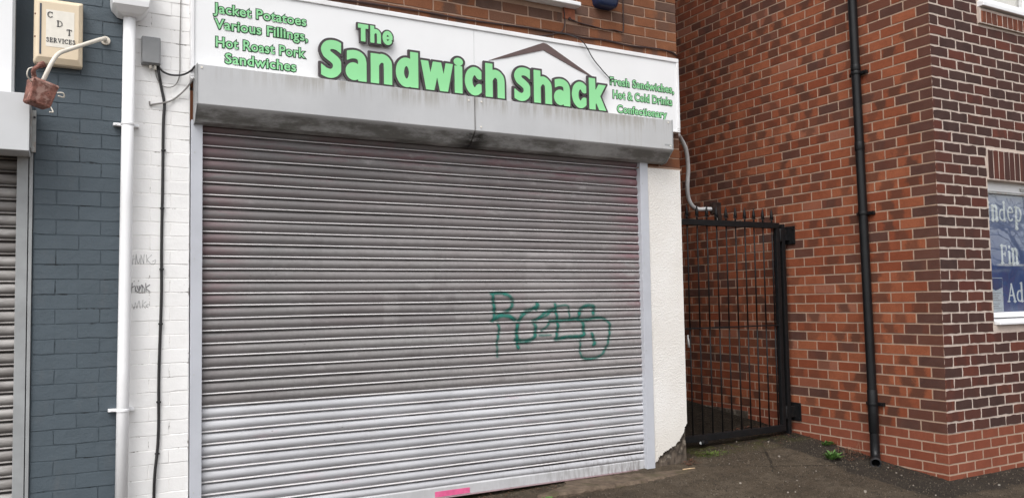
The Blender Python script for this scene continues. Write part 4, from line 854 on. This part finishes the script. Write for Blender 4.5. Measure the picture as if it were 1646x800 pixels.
cable('conduit', [(4.553, 5.33, 2.735), (4.60, 5.35, 2.755), (4.68, 5.42, 2.755), (4.775, 5.46, 2.67), (4.84, 5.51, 2.52), (4.86, 5.55, 2.36), (4.90, 5.585, 2.26), (4.955, 5.60, 2.195), (5.03, 5.61, 2.168), (5.13, 5.61, 2.172), (5.20, 5.61, 2.175)], .0185, M['conduit'], 'grey flexible conduit curving from shop corner to gate top', 'conduit')
# ------------------------------------------------------------------ brick building on the right
CB = .08636; XC, YF_, Z40 = 6.1012, 4.0168, .2612; PC2 = .0795
bb = tag(empty('brick_building', (6.1, 4.02, 0)), 'red and dark brick building with pale plinth at the right of the alley', 'building')
def sidek(n, d, quoin):
    r = random.random()
    if quoin: return (r, random.uniform(.75, 1.0), 0)
    if n >= 40: return (r, 0, 0)
    q = random.random(); return (r, 0.0 if q < .84 else random.uniform(.5, .95), 0.0 if random.random() < .34 else random.uniform(.35, .85))
side, plin = [], []; front, fplin = [], []
LIN = (6.79, 8.60)                                                    # window opening
holes_f = [(6.79, 8.60, 1.095, 2.318), (6.79, 8.60, 2.318, 2.588), (6.752, 8.64, 3.645, 5.3)]
GAP = .0092
for n in range(-26, 47):
    if n < 40: z1 = Z40 + (40 - n) * CB; z0 = z1 - CB
    else: z1 = Z40 - (n - 40) * PC2; z0 = z1 - PC2
    if z1 < -.2: break
    even = (n % 2 == 0)
    edges = [0.0] + [(.1125 if even else .225) + .225 * k for k in range(0, 30)]
    for i in range(len(edges) - 1):
        a, b = edges[i], edges[i + 1]; q = (i == 0 and n < 40)
        (plin if n >= 40 else side).append((a + (0 if i == 0 else GAP / 2), b - GAP / 2, z0 + GAP / 2, z1 - GAP / 2, *sidek(n, a, q)))
    edges = [0.0] + [(.225 if even else .1125) + .225 * k for k in range(0, 16)]
    for i in range(len(edges) - 1):
        a, b = edges[i] + (0 if i == 0 else GAP * .75), edges[i + 1] - GAP * .75
        for (p, q_) in clip_rect(XC + a, XC + b, z0 + .005, z1 - .005, holes_f):
            kd = (random.random(), random.uniform(.35, 1) if random.random() < .78 else random.uniform(0, .25), random.choice((0, .4)))
            if n >= 40: fplin.append((p - XC, q_ - XC, z0 + .005, z1 - .005, random.random(), 0, 0))
            else: front.append((p - XC, q_ - XC, z0 + GAP * .66, z1 - GAP * .66, *kd))
fs_side = ((XC, YF_, 0), (0, 1, 0), (0, 0, 1), (-1, 0, 0)); fs_front = ((XC, YF_, 0), (1, 0, 0), (0, 0, 1), (0, -1, 0))
ZT = 8.2
brick_wall('side_wall', side, fs_side, (M['red_brick'], M['pink_mortar']), bb, [(.0008, 6.9, Z40 + .001, ZT)], relief=.0030, jit=.0007, tilt=.0007, thick=.2)
brick_wall('side_plinth', plin, fs_side, (M['plinth_brick'], M['pink_mortar']), bb, [(.0008, 6.9, -.4, Z40 - .001)], relief=.0024, jit=.0008, tilt=.0006, thick=.2)
mw = [(.203, LIN[0] - XC, Z40 + .001, ZT), (LIN[1] - XC, 3.9, Z40 + .001, ZT), (LIN[0] - XC, LIN[1] - XC, Z40 + .001, 1.095), (LIN[0] - XC, LIN[1] - XC, 2.318, 3.77), (LIN[0] - XC, LIN[1] - XC, 5.3, ZT)]
mw[0] = (.0008, LIN[0] - XC, Z40 + .001, ZT)
brick_wall('front_wall', front, fs_front, (M['dark_brick'], M['pale_mortar']), bb, mw, relief=.0030, jit=.0020, tilt=.0007, thick=.12)
brick_wall('front_plinth', fplin, fs_front, (M['plinth_brick'], M['pink_mortar']), bb, [(.0008, 3.9, -.4, Z40 - .001)], relief=.0022, jit=.0009, tilt=.0006, thick=.12)
def soldiers(z0, z1, x0, x1, pitch, y):
    out = []; x = x0
    while x < x1 - .02: out.append((x - XC + .004, min(x + pitch, x1) - XC - .005, z0, z1, random.random(), random.uniform(.1, .8), random.choice((0, .5)))); x += pitch
    return out
brick_wall('lintel', soldiers(2.325, 2.568, 6.795, 8.60, .0775, 0), ((XC, YF_ - .010, 0), (1, 0, 0), (0, 0, 1), (0, -1, 0)), (M['dark_brick'], M['pale_mortar']), bb, [(6.79 - XC, 8.60 - XC, 2.316, 2.578)], relief=.003, jit=.0018, tilt=.001, thick=.11)
brick_wall('upper_sill_course', soldiers(3.652, 3.755, 6.775, 8.62, .0775, 0), ((XC, YF_ - .022, 0), (1, 0, 0), (0, 0, 1), (0, -1, 0)), (M['red_brick'], M['pale_mortar']), bb, [(6.756 - XC, 8.64 - XC, 3.645, 3.775)], relief=.003, jit=.0018, tilt=.001, thick=.11)
mb = MB(); mb.box((XC + .2, YF_ + .2, -.4), (12.0, 12.0, ZT - .02)); mb.box((10.0, YF_, -.4), (12.0, YF_ + .19, ZT - .02)); mb.build('rear_walls', M['red_brick'], bb); mb = MB(); mb.box((XC - .1, YF_ - .1, ZT), (12.1, 12.1, ZT + .12)); mb.build('roof', M['old_guide'], bb)
# ground-floor window: frame, sill, glazing, poster behind the glass
WY = 4.075; wx0, wx1, wz0, wz1 = 6.79, 8.60, 1.095, 2.318
mb = MB(); mb.box((wx0, WY, 2.232), (wx1, WY + .06, wz1)); mb.box((wx0, WY, 1.155), (wx0 + .07, WY + .06, 2.2315)); mb.box((wx1 - .07, WY, 1.155), (wx1, WY + .06, 2.2315)); mb.box((wx0 + .0705, WY, 1.155), (wx1 - .0705, WY + .06, 1.20)); mb.box((7.66, WY + .002, 1.2005), (7.73, WY + .06, 2.2315))
win = mb.build('window', M['upvc'], bb, .004)
mb = MB(); mb.prism([(3.985, 1.098), (3.985, 1.120), (WY + .04, 1.150), (WY + .04, 1.098)], wx0 + .03, wx1 + .03, 0); mb.build('sill', M['upvc'], win, .004)
mb = MB(); mb.box((wx0 + .07, WY + .004, 2.216), (wx1 - .07, WY + .03, 2.231)); mb.box((7.36, WY - .012, 2.250), (7.56, WY - .0005, 2.275)); mb.build('vent', M['steel'], win, .002)
mb = MB(); mb.box((wx0 + .0705, WY + .026, 1.2005), (7.6595, WY + .030, 2.2155)); mb.box((7.7305, WY + .026, 1.2005), (wx1 - .0705, WY + .030, 2.2155)); mb.build('pane', M['glass'], win)
mb = MB(); mb.box((wx0 + .071, WY + .040, 1.2005), (7.655, WY + .043, 2.2155)); po = mb.build('poster', M['poster'], win)
mb = MB(); mb.box((wx0, WY + .075, 1.10), (wx1, WY + .10, 2.31)); mb.build('blind', M['dark_room'], win)
tx = serif('I', 6.925, 1.990, .155, .85) + serif('n', 6.985, 1.990, .200, .98) + serif('d', 7.098, 1.990, .155, 1.25) + serif('e', 7.222, 1.990, .200, 1.0) + serif('p', 7.330, 1.990, .200, .98)
tx += serif('F', 7.095, 1.620, .155, 1.05) + serif('i', 7.207, 1.620, .160, .95) + serif('n', 7.258, 1.620, .200, .98)
tx += serif('A', 7.170, 1.286, .155, 1.1) + serif('d', 7.305, 1.286, .155, 1.25)
seg_sheet('lettering', tx, WY + .0375, .002, M['poster_text'], po, .003, .0004)
mb = MB(); mb.box((6.90, WY + .0335, 1.205), (7.095, WY + .0348, 1.495)); lf = mb.build('leaflet', M['leaflet'], win); mb = MB(); mb.prism([(6.905, 1.415), (6.99, 1.385), (7.090, 1.412), (7.090, 1.490), (6.905, 1.490)], WY + .0322, WY + .0332, 1)
mb.build('leaflet_print', M['leaflet_blue'], lf); mb = MB()
for k, zz in enumerate((1.36, 1.34, 1.32, 1.30, 1.27, 1.25, 1.23)): mb.box((6.93, WY + .0327, zz), (7.06 - .02 * (k % 3), WY + .0333, zz + .004))
mb.build('leaflet_lines', M['grey_box'], lf)
# upper window
mb = MB(); mb.box((6.76, WY, 3.86), (8.63, WY + .06, 3.92)); mb.box((6.76, WY, 3.9205), (6.83, WY + .06, 5.3)); mb.box((8.56, WY, 3.9205), (8.63, WY + .06, 5.3)); mb.box((7.60, WY + .002, 3.9205), (7.66, WY + .06, 5.3)); w2 = mb.build('window', M['upvc'], bb, .004)
mb = MB(); mb.prism([(3.962, 3.785), (3.962, 3.822), (WY + .04, 3.859), (WY + .04, 3.785)], 6.765, 8.64, 0); mb.build('sill', M['upvc'], w2, .005)
mb = MB(); mb.box((6.8305, WY + .026, 3.9205), (7.5995, WY + .030, 5.295)); mb.box((7.6605, WY + .026, 3.9205), (8.5595, WY + .030, 5.295)); mb.build('pane', M['glass'], w2)
mb = MB(); mb.box((6.78, WY + .08, 3.87), (8.62, WY + .10, 5.295)); mb.build('blind', M['label_white'], w2)
mb = MB(); mb.box((XC - .014, 6.15, -.2), (XC - .001, 9.4, .215)); mb.build('render_band', M['broken_render'], bb, .003)
aw = tag(empty('alley_wall', (5.3, 9.5, 0)), 'tall dark brick wall closing the far end of the alley', 'wall'); mb = MB(); mb.box((4.56, 9.4, -.2), (6.095, 9.6, 4.5)); mb.build('wall', M['dark_brick'], aw); mb = MB(); mb.box((4.56, 9.37, 4.5005), (6.095, 9.63, 4.58)); mb.build('coping', M['broken_render'], aw)  # out of view, added to keep daylight out of the alley
# ------------------------------------------------------------------ black downpipe on the side wall
bp = tag(empty('black_downpipe', (6.05, 4.65, 0)), 'black plastic downpipe fixed to the red brick side wall', 'downpipe')
PXB = 6.048; yb = lambda z: 4.640 + z * .0128
mb = MB(); mb.tube([(PXB, yb(z), z) for z in (8.4, 4, 2, .36, .12)], .0375, 18, False)
shoe = [(PXB, yb(.12), .12), (PXB - .002, yb(.05), .055), (PXB - .018, yb(.0) - .014, .005), (PXB - .048, yb(0) - .038, -.022), (PXB - .085, yb(0) - .067, -.036)]
mb.tube(shoe, .0385, 20, False); mb.tube(shoe[::-1], .0325, 20, False)
mb.build('pipe', M['black_pvc'], bp)
for zz, hh in ((.20, .36), (2.62, .07), (3.32, .05), (.02, .0)):
    mb = MB()
    if hh: mb.tube([(PXB, yb(zz), zz), (PXB, yb(zz + hh), zz + hh)], [.0415, .0415], 18); mb.build('collar', M['black_pvc'], bp, .001)
    else:
        a = Vector(shoe[-1]); dr = Vector((-.037, -.029, -.012)).normalized(); u = dr.cross(Vector((0, 0, 1))).normalized(); v_ = dr.cross(u); rv = []
        for off, rr in ((-.022, .0386), (-.020, .0435), (.004, .0435), (.006, .0415), (.005, .0335), (-.03, .0325)): rv += [a + dr * off + (u * math.cos(k * math.pi / 12) + v_ * math.sin(k * math.pi / 12)) * rr for k in range(24)]
        mb.add(rv, [(24 * i + k, 24 * i + (k + 1) % 24, 24 * i + 24 + (k + 1) % 24, 24 * i + 24 + k) for i in range(5) for k in range(24)], 0, True); mb.build('collar', M['shoe_rim'], bp)
for zz in (3.30, 2.07, .44):
    mb = MB(); mb.tube([(PXB, yb(zz), zz - .014), (PXB, yb(zz), zz + .014)], .044, 18); mb.box((6.07, yb(zz) - .085, zz - .014), (6.0985, yb(zz) + .085, zz + .014))
    for s in (-1, 1): mb.tube([(6.07, yb(zz) + s * .07, zz), (6.058, yb(zz) + s * .07, zz)], .007, 8)
    mb.build('pipe_clip', M['black_pvc'], bp, .001)
# ------------------------------------------------------------------ alley gate
gt = tag(empty('alley_gate', (5.3, 5.55, .1)), 'tall black iron gate with spear topped bars closing the alley', 'gate')
GY_ = 5.55; gx0, gx1 = 4.585, 5.965
mb = MB(); mb.box((gx0, GY_ - .022, 2.012), (gx1, GY_ + .022, 2.066)); mb.box((gx0, GY_ - .022, .108), (gx1, GY_ + .022, .165)); mb.box((gx0, GY_ - .02, .166), (gx0 + .04, GY_ + .02, 2.011)); mb.box((gx1 - .045, GY_ - .022, .166), (gx1, GY_ + .022, 2.011))
mb.build('gate_frame', M['iron'], gt, .003)
mb = MB(); mb.box((gx0 + .041, GY_ - .016, 1.092), (gx1 - .046, GY_ + .016, 1.104)); mb.build('mid_rail', M['iron'], gt)
xs = [4.844 + .1157 * k for k in range(-2, 10)]
bar0 = None
for xx in xs:
    if xx > gx1 - .04: continue
    if bar0 is None:
        mb = MB(); mb.tube([(0, 0, .1655), (0, 0, 1.0915)], .0068, 8); mb.tube([(0, 0, 1.1045), (0, 0, 2.0115)], .0068, 8); bar0 = mb.build('gate_bar', M['iron'], gt); bar = bar0
        mb = MB(); mb.tube([(0, 0, 2.0665), (0, 0, 2.105)], .0078, 8); mb.tube([(0, 0, 2.098), (0, 0, 2.112), (0, 0, 2.135), (0, 0, 2.162), (0, 0, 2.20)], [.008, .016, .0145, .010, .0012], 8); mb.tube([(0, 0, 2.112), (-.018, 0, 2.098), (-.026, 0, 2.10)], [.006, .006, .003], 6); mb.tube([(0, 0, 2.112), (.018, 0, 2.098), (.026, 0, 2.10)], [.006, .006, .003], 6)
        tip0 = mb.build('spear_tip', M['iron'], bar0)
    else:
        bar = bar0.copy(); COL.objects.link(bar); bar.parent = gt; tip = tip0.copy(); COL.objects.link(tip); tip.parent = bar; tip.matrix_parent_inverse = tip0.matrix_parent_inverse.copy()
    bar.matrix_parent_inverse = gt.matrix_world.inverted(); bar.location = (xx, GY_, 0)
tip0.matrix_parent_inverse = Matrix.Identity(4)
for c_ in [o for o in bpy.data.objects if o.name.startswith('spear_tip')]: c_.matrix_parent_inverse = Matrix.Identity(4); c_.location = (0, 0, 0)
mb = MB(); mb.box((5.998, GY_ - .022, .02), (6.036, GY_ + .022, 2.055)); mb.build('hinge_post', M['iron'], gt, .003)
for zz in (1.87, .20):
    mb = MB(); mb.box((6.037, GY_ - .028, zz + .03), (6.097, GY_ + .012, zz + .13)); mb.box((6.084, GY_ - .090, zz - .005), (6.0965, GY_ + .06, zz + .165)); mb.tube([(5.98, GY_ - .015, zz + .02), (5.98, GY_ - .015, zz + .14)], .014, 10)
    mb.tube([(6.083, GY_ - .07, zz + .02), (6.076, GY_ - .07, zz + .02)], .008, 8); mb.tube([(6.083, GY_ - .07, zz + .14), (6.076, GY_ - .07, zz + .14)], .008, 8); mb.build('hinge', M['iron'], gt, .002)
mb = MB(); mb.box((5.185, GY_ + .022, 2.125), (5.275, GY_ + .075, 2.235)); mb.box((5.21, GY_ - .01, 2.0665), (5.25, GY_ + .05, 2.1245)); mb.build('lock_case', M['rust_iron'], gt, .004)
mb = MB(); mb.tube(spline([(5.20, GY_ + .03, 2.15), (5.198, GY_ + .01, 2.11), (5.205, GY_ + .005, 2.07)], 5), .006, 6); mb.build('lock_cable', M['label_white'], gt)
mb = MB(); mb.tube([(4.905, GY_ - .03, .10), (4.945, GY_ - .03, .10)], .022, 12); mb.tube([(4.90, GY_ - .03, .10), (4.899, GY_ - .035, .10)], .012, 10, mi=1); mb.box((4.95, GY_ - .03, .085), (4.99, GY_ + .01, .107)); mb.build('drop_bolt', [M['iron'], M['steel']], gt)
mb = MB(); mb.tube([(4.79, GY_ - .03, 1.045), (4.795, GY_ - .03, .99), (4.80, GY_ - .03, .935)], [.004, .009, .011], 8); mb.build('latch', M['conduit'], gt)
# ------------------------------------------------------------------ weeds, leaf litter, pale chips
def gz(x, y): return float(gh(np.array(x), np.array(y)))
def leaf(mb, p, az, tilt, L, W, mi=0):
    d = Vector((math.cos(az) * math.cos(tilt), math.sin(az) * math.cos(tilt), math.sin(tilt))); s = Vector((-math.sin(az), math.cos(az), 0)); u = d.cross(s)
    p = Vector(p); mb.add([p, p + d * L * .35 + s * W * .5 + u * L * .06, p + d * L * .75 + s * W * .35 + u * L * .05, p + d * L - u * L * .05, p + d * L * .75 - s * W * .35 + u * L * .05, p + d * L * .35 - s * W * .5 + u * L * .06, p + d * L * .5 + u * L * .02],
        [(0, 1, 6), (1, 2, 6), (2, 3, 6), (3, 4, 6), (4, 5, 6), (5, 0, 6)], mi)
def weed(name, x, y, n, L, W, spread, mat, label, tl=(.15, 1.2), z=None):
    e = tag(empty(name, (x, y, gz(x, y) if z is None else z)), label, 'weed'); mb = MB(); z0 = e.location.z - .004
    for k in range(n):
        a = random.uniform(0, 6.28); rr = random.uniform(0, spread); leaf(mb, (x + rr * math.cos(a), y + rr * math.sin(a) * .6, z0 + random.uniform(0, .02)), a + random.uniform(-.6, .6), random.uniform(*tl), L * random.uniform(.6, 1.2), W * random.uniform(.7, 1.2))
    mb.build('leaves', mat, e); mb = MB()
    for k in range(max(2, n // 6)): a = random.uniform(0, 6.28); mb.tube([(x, y, z0 - .01), (x + spread * .4 * math.cos(a), y + spread * .3 * math.sin(a), z0 + L * .5)], .0012, 5)
    mb.build('stem', mat, e); return e
weed('mossy_weed', 6.05, 5.13, 70, .030, .022, .075, M['leaf'], 'low bright green weed tuft against side wall between gate and downpipe')
weed('leafy_weed', 5.70, 4.80, 40, .072, .024, .045, M['leaf'], 'small pointed green weed left of the black downpipe foot')
weed('ledge_weed', 2.985, 4.955, 36, .034, .026, .035, M['leaf'], 'small round leaved weed at the end of the concrete ledge', z=-.045)
weed('gate_moss', 4.84, 5.33, 260, .014, .009, .20, M['moss'], 'patch of yellow green moss by roughcast pillar foot and gate', tl=(.3, 1.4))
e = tag(empty('dry_stalks', (6.0, 4.82, gz(6.0, 4.82))), 'thin dry brown stalks beside the black downpipe foot', 'weed'); mb = MB()
for k in range(16): a, b = random.uniform(5.90, 6.06), random.uniform(4.74, 4.90); z0 = gz(a, b) - .005; mb.tube([(a, b, z0), (a + random.gauss(0, .012), b + random.gauss(0, .012), z0 + random.uniform(.03, .13))], [.002, .0008], 5)
mb.build('stalks', M['dry'], e)
mb = MB()
def litter(x0, x1, y0, y1, n, s=.024):
    for _ in range(n): a, b = random.uniform(x0, x1), random.uniform(y0, y1); leaf(mb, (a, b, gz(a, b) + random.uniform(.004, .014)), random.uniform(0, 6.28), random.uniform(-.15, .5), s * random.uniform(.5, 1.3), s * random.uniform(.25, .6))
litter(5.82, 6.08, 4.70, 4.98, 150); litter(6.00, 6.09, 4.05, 5.6, 160, .018); litter(4.44, 4.60, 5.16, 5.30, 60); litter(6.1, 7.2, 3.96, 4.01, 50, .016); litter(5.55, 6.08, 5.62, 5.9, 160, .03); litter(4.62, 5.95, 5.30, 5.50, 70, .016); litter(5.75, 6.05, 5.40, 5.62, 60, .02); litter(2.2, 3.2, 5.12, 5.28, 90, .02); litter(4.6, 6.0, 3.4, 5.3, 40, .012)
tag(mb.build('leaf_litter', M['dead_leaf']), 'scattered dead leaf scraps along wall feet and ledge', 'leaf litter', kind='stuff')
mb = MB()
ch = [(5.363, 5.56), (4.496, 4.635), (4.658, 4.324), (4.719, 4.309), (5.624, 5.43), (5.93, 4.36), (5.87, 4.27), (5.60, 3.80), (5.221, 4.105), (5.30, 4.62), (5.7, 4.05), (6.02, 4.50), (5.35, 5.05), (4.95, 4.5), (6.3, 3.75)]
ch += [(random.uniform(4.2, 7.0), random.uniform(3.6, 5.3)) for _ in range(14)]
for i, (a, b) in enumerate(ch):
    if a > 6.06 and b > 3.98: continue
    s = random.uniform(.006, .012) if i < 15 else random.uniform(.003, .005); z0 = gz(a, b) + .004; az = random.uniform(0, 6.28); n = 6
    top = [(a + s * random.uniform(.6, 1.1) * math.cos(az + 6.28 * k / n), b + s * random.uniform(.5, 1) * math.sin(az + 6.28 * k / n), z0 + s * .5) for k in range(n)]; bot = [(p[0], p[1], z0 - .012) for p in top]
    mb.add(bot + top, [(k, (k + 1) % n, n + (k + 1) % n, n + k) for k in range(n)] + [tuple(range(n, 2 * n))])
tag(mb.build('pale_chips', M['chip']), 'scattered pale stone and paper chips on the dark asphalt', 'litter', kind='stuff')
mb = MB()
for _ in range(9000):
    a, b = random.uniform(2.6, 7.6), random.uniform(3.3, 5.5)
    if (a > 6.08 and b > 3.99) or (2.9 < a < 4.62 and b > 4.97): continue
    q = random.uniform(.0025, .0065); z0 = gz(a, b) + .0015; az = random.uniform(0, 6.28)
    pts = [(a + q * random.uniform(.7, 1.3) * math.cos(az + k * 1.57), b + q * random.uniform(.7, 1.3) * math.sin(az + k * 1.57), z0 - .006) for k in range(4)]
    mb.add(pts + [(a + random.gauss(0, q * .25), b + random.gauss(0, q * .25), z0 + q * random.uniform(.6, 1.1) + .002)], [(0, 1, 4), (1, 2, 4), (2, 3, 4), (3, 0, 4)], random.choice((0, 0, 0, 1, 1, 2)))
tag(mb.build('grit', [M['grit_dark'], M['grit_brown'], M['grit_pale']]), 'fine dark and brown grit standing out of the worn asphalt', 'grit', kind='stuff')
mb = MB(); mb.tube([(4.335, 5.10, .006), (4.435, 5.07, .010)], .005, 6); tag(mb.build('stick', M['stick']), 'short pale wooden stick lying on concrete ledge below roughcast pillar', 'stick')
# ------------------------------------------------------------------ bare tree across the road (seen mirrored in the blue window)
tr = tag(empty('bare_tree', (17.5, -1.75, -.2)), 'bare branched tree across the road mirrored in the blue poster window', 'tree'); tk = MB(); br_ = MB()
def grow(mb, p, d, L, r, lev):
    q = p + d * L * .5 + Vector((random.gauss(0, .05), random.gauss(0, .05), 0)) * L; e_ = p + d * L; mb.tube([p, q, e_], [r, r * .85, r * .7], 6, False)
    if lev == 0: return
    for k in range(3 if lev > 1 else 4):
        nd = (d + Vector((random.gauss(0, .55), random.gauss(0, .55), random.gauss(.05, .3)))).normalized(); grow(br_, e_ if k else q, nd, L * random.uniform(.6, .8), r * .6, lev - 1)
grow(tk, Vector((17.5, -1.75, -.3)), Vector((.03, .02, 1)).normalized(), 1.45, .12, 6)
tk.build('trunk', M['bark'], tr); br_.build('crown', M['bark'], tr)
gr = tag(empty('low_building', (33, -11, -.2)), 'low brick building across the road mirrored dimly in the blue window', 'building')
Mg = Matrix.Translation((33, -11, -.2)) @ Matrix.Rotation(math.radians(60), 4, 'Z')
mb = MB(); mb.box((-9, -3, 0), (9, 3, 2.6), M=Mg); mb.build('walls', M['brown_brick'], gr)
mb = MB(); pts = [Mg @ Vector(p) for x in (-9.3, 9.3) for p in ((x, -3.4, 2.601), (x, 3.4, 2.601), (x, 0, 4.1))]; mb.add(pts, [(0, 1, 2), (3, 5, 4), (0, 3, 4, 1), (1, 4, 5, 2), (2, 5, 3, 0)]); mb.build('roof', M['old_guide'], gr)
bpy.context.view_layer.update()
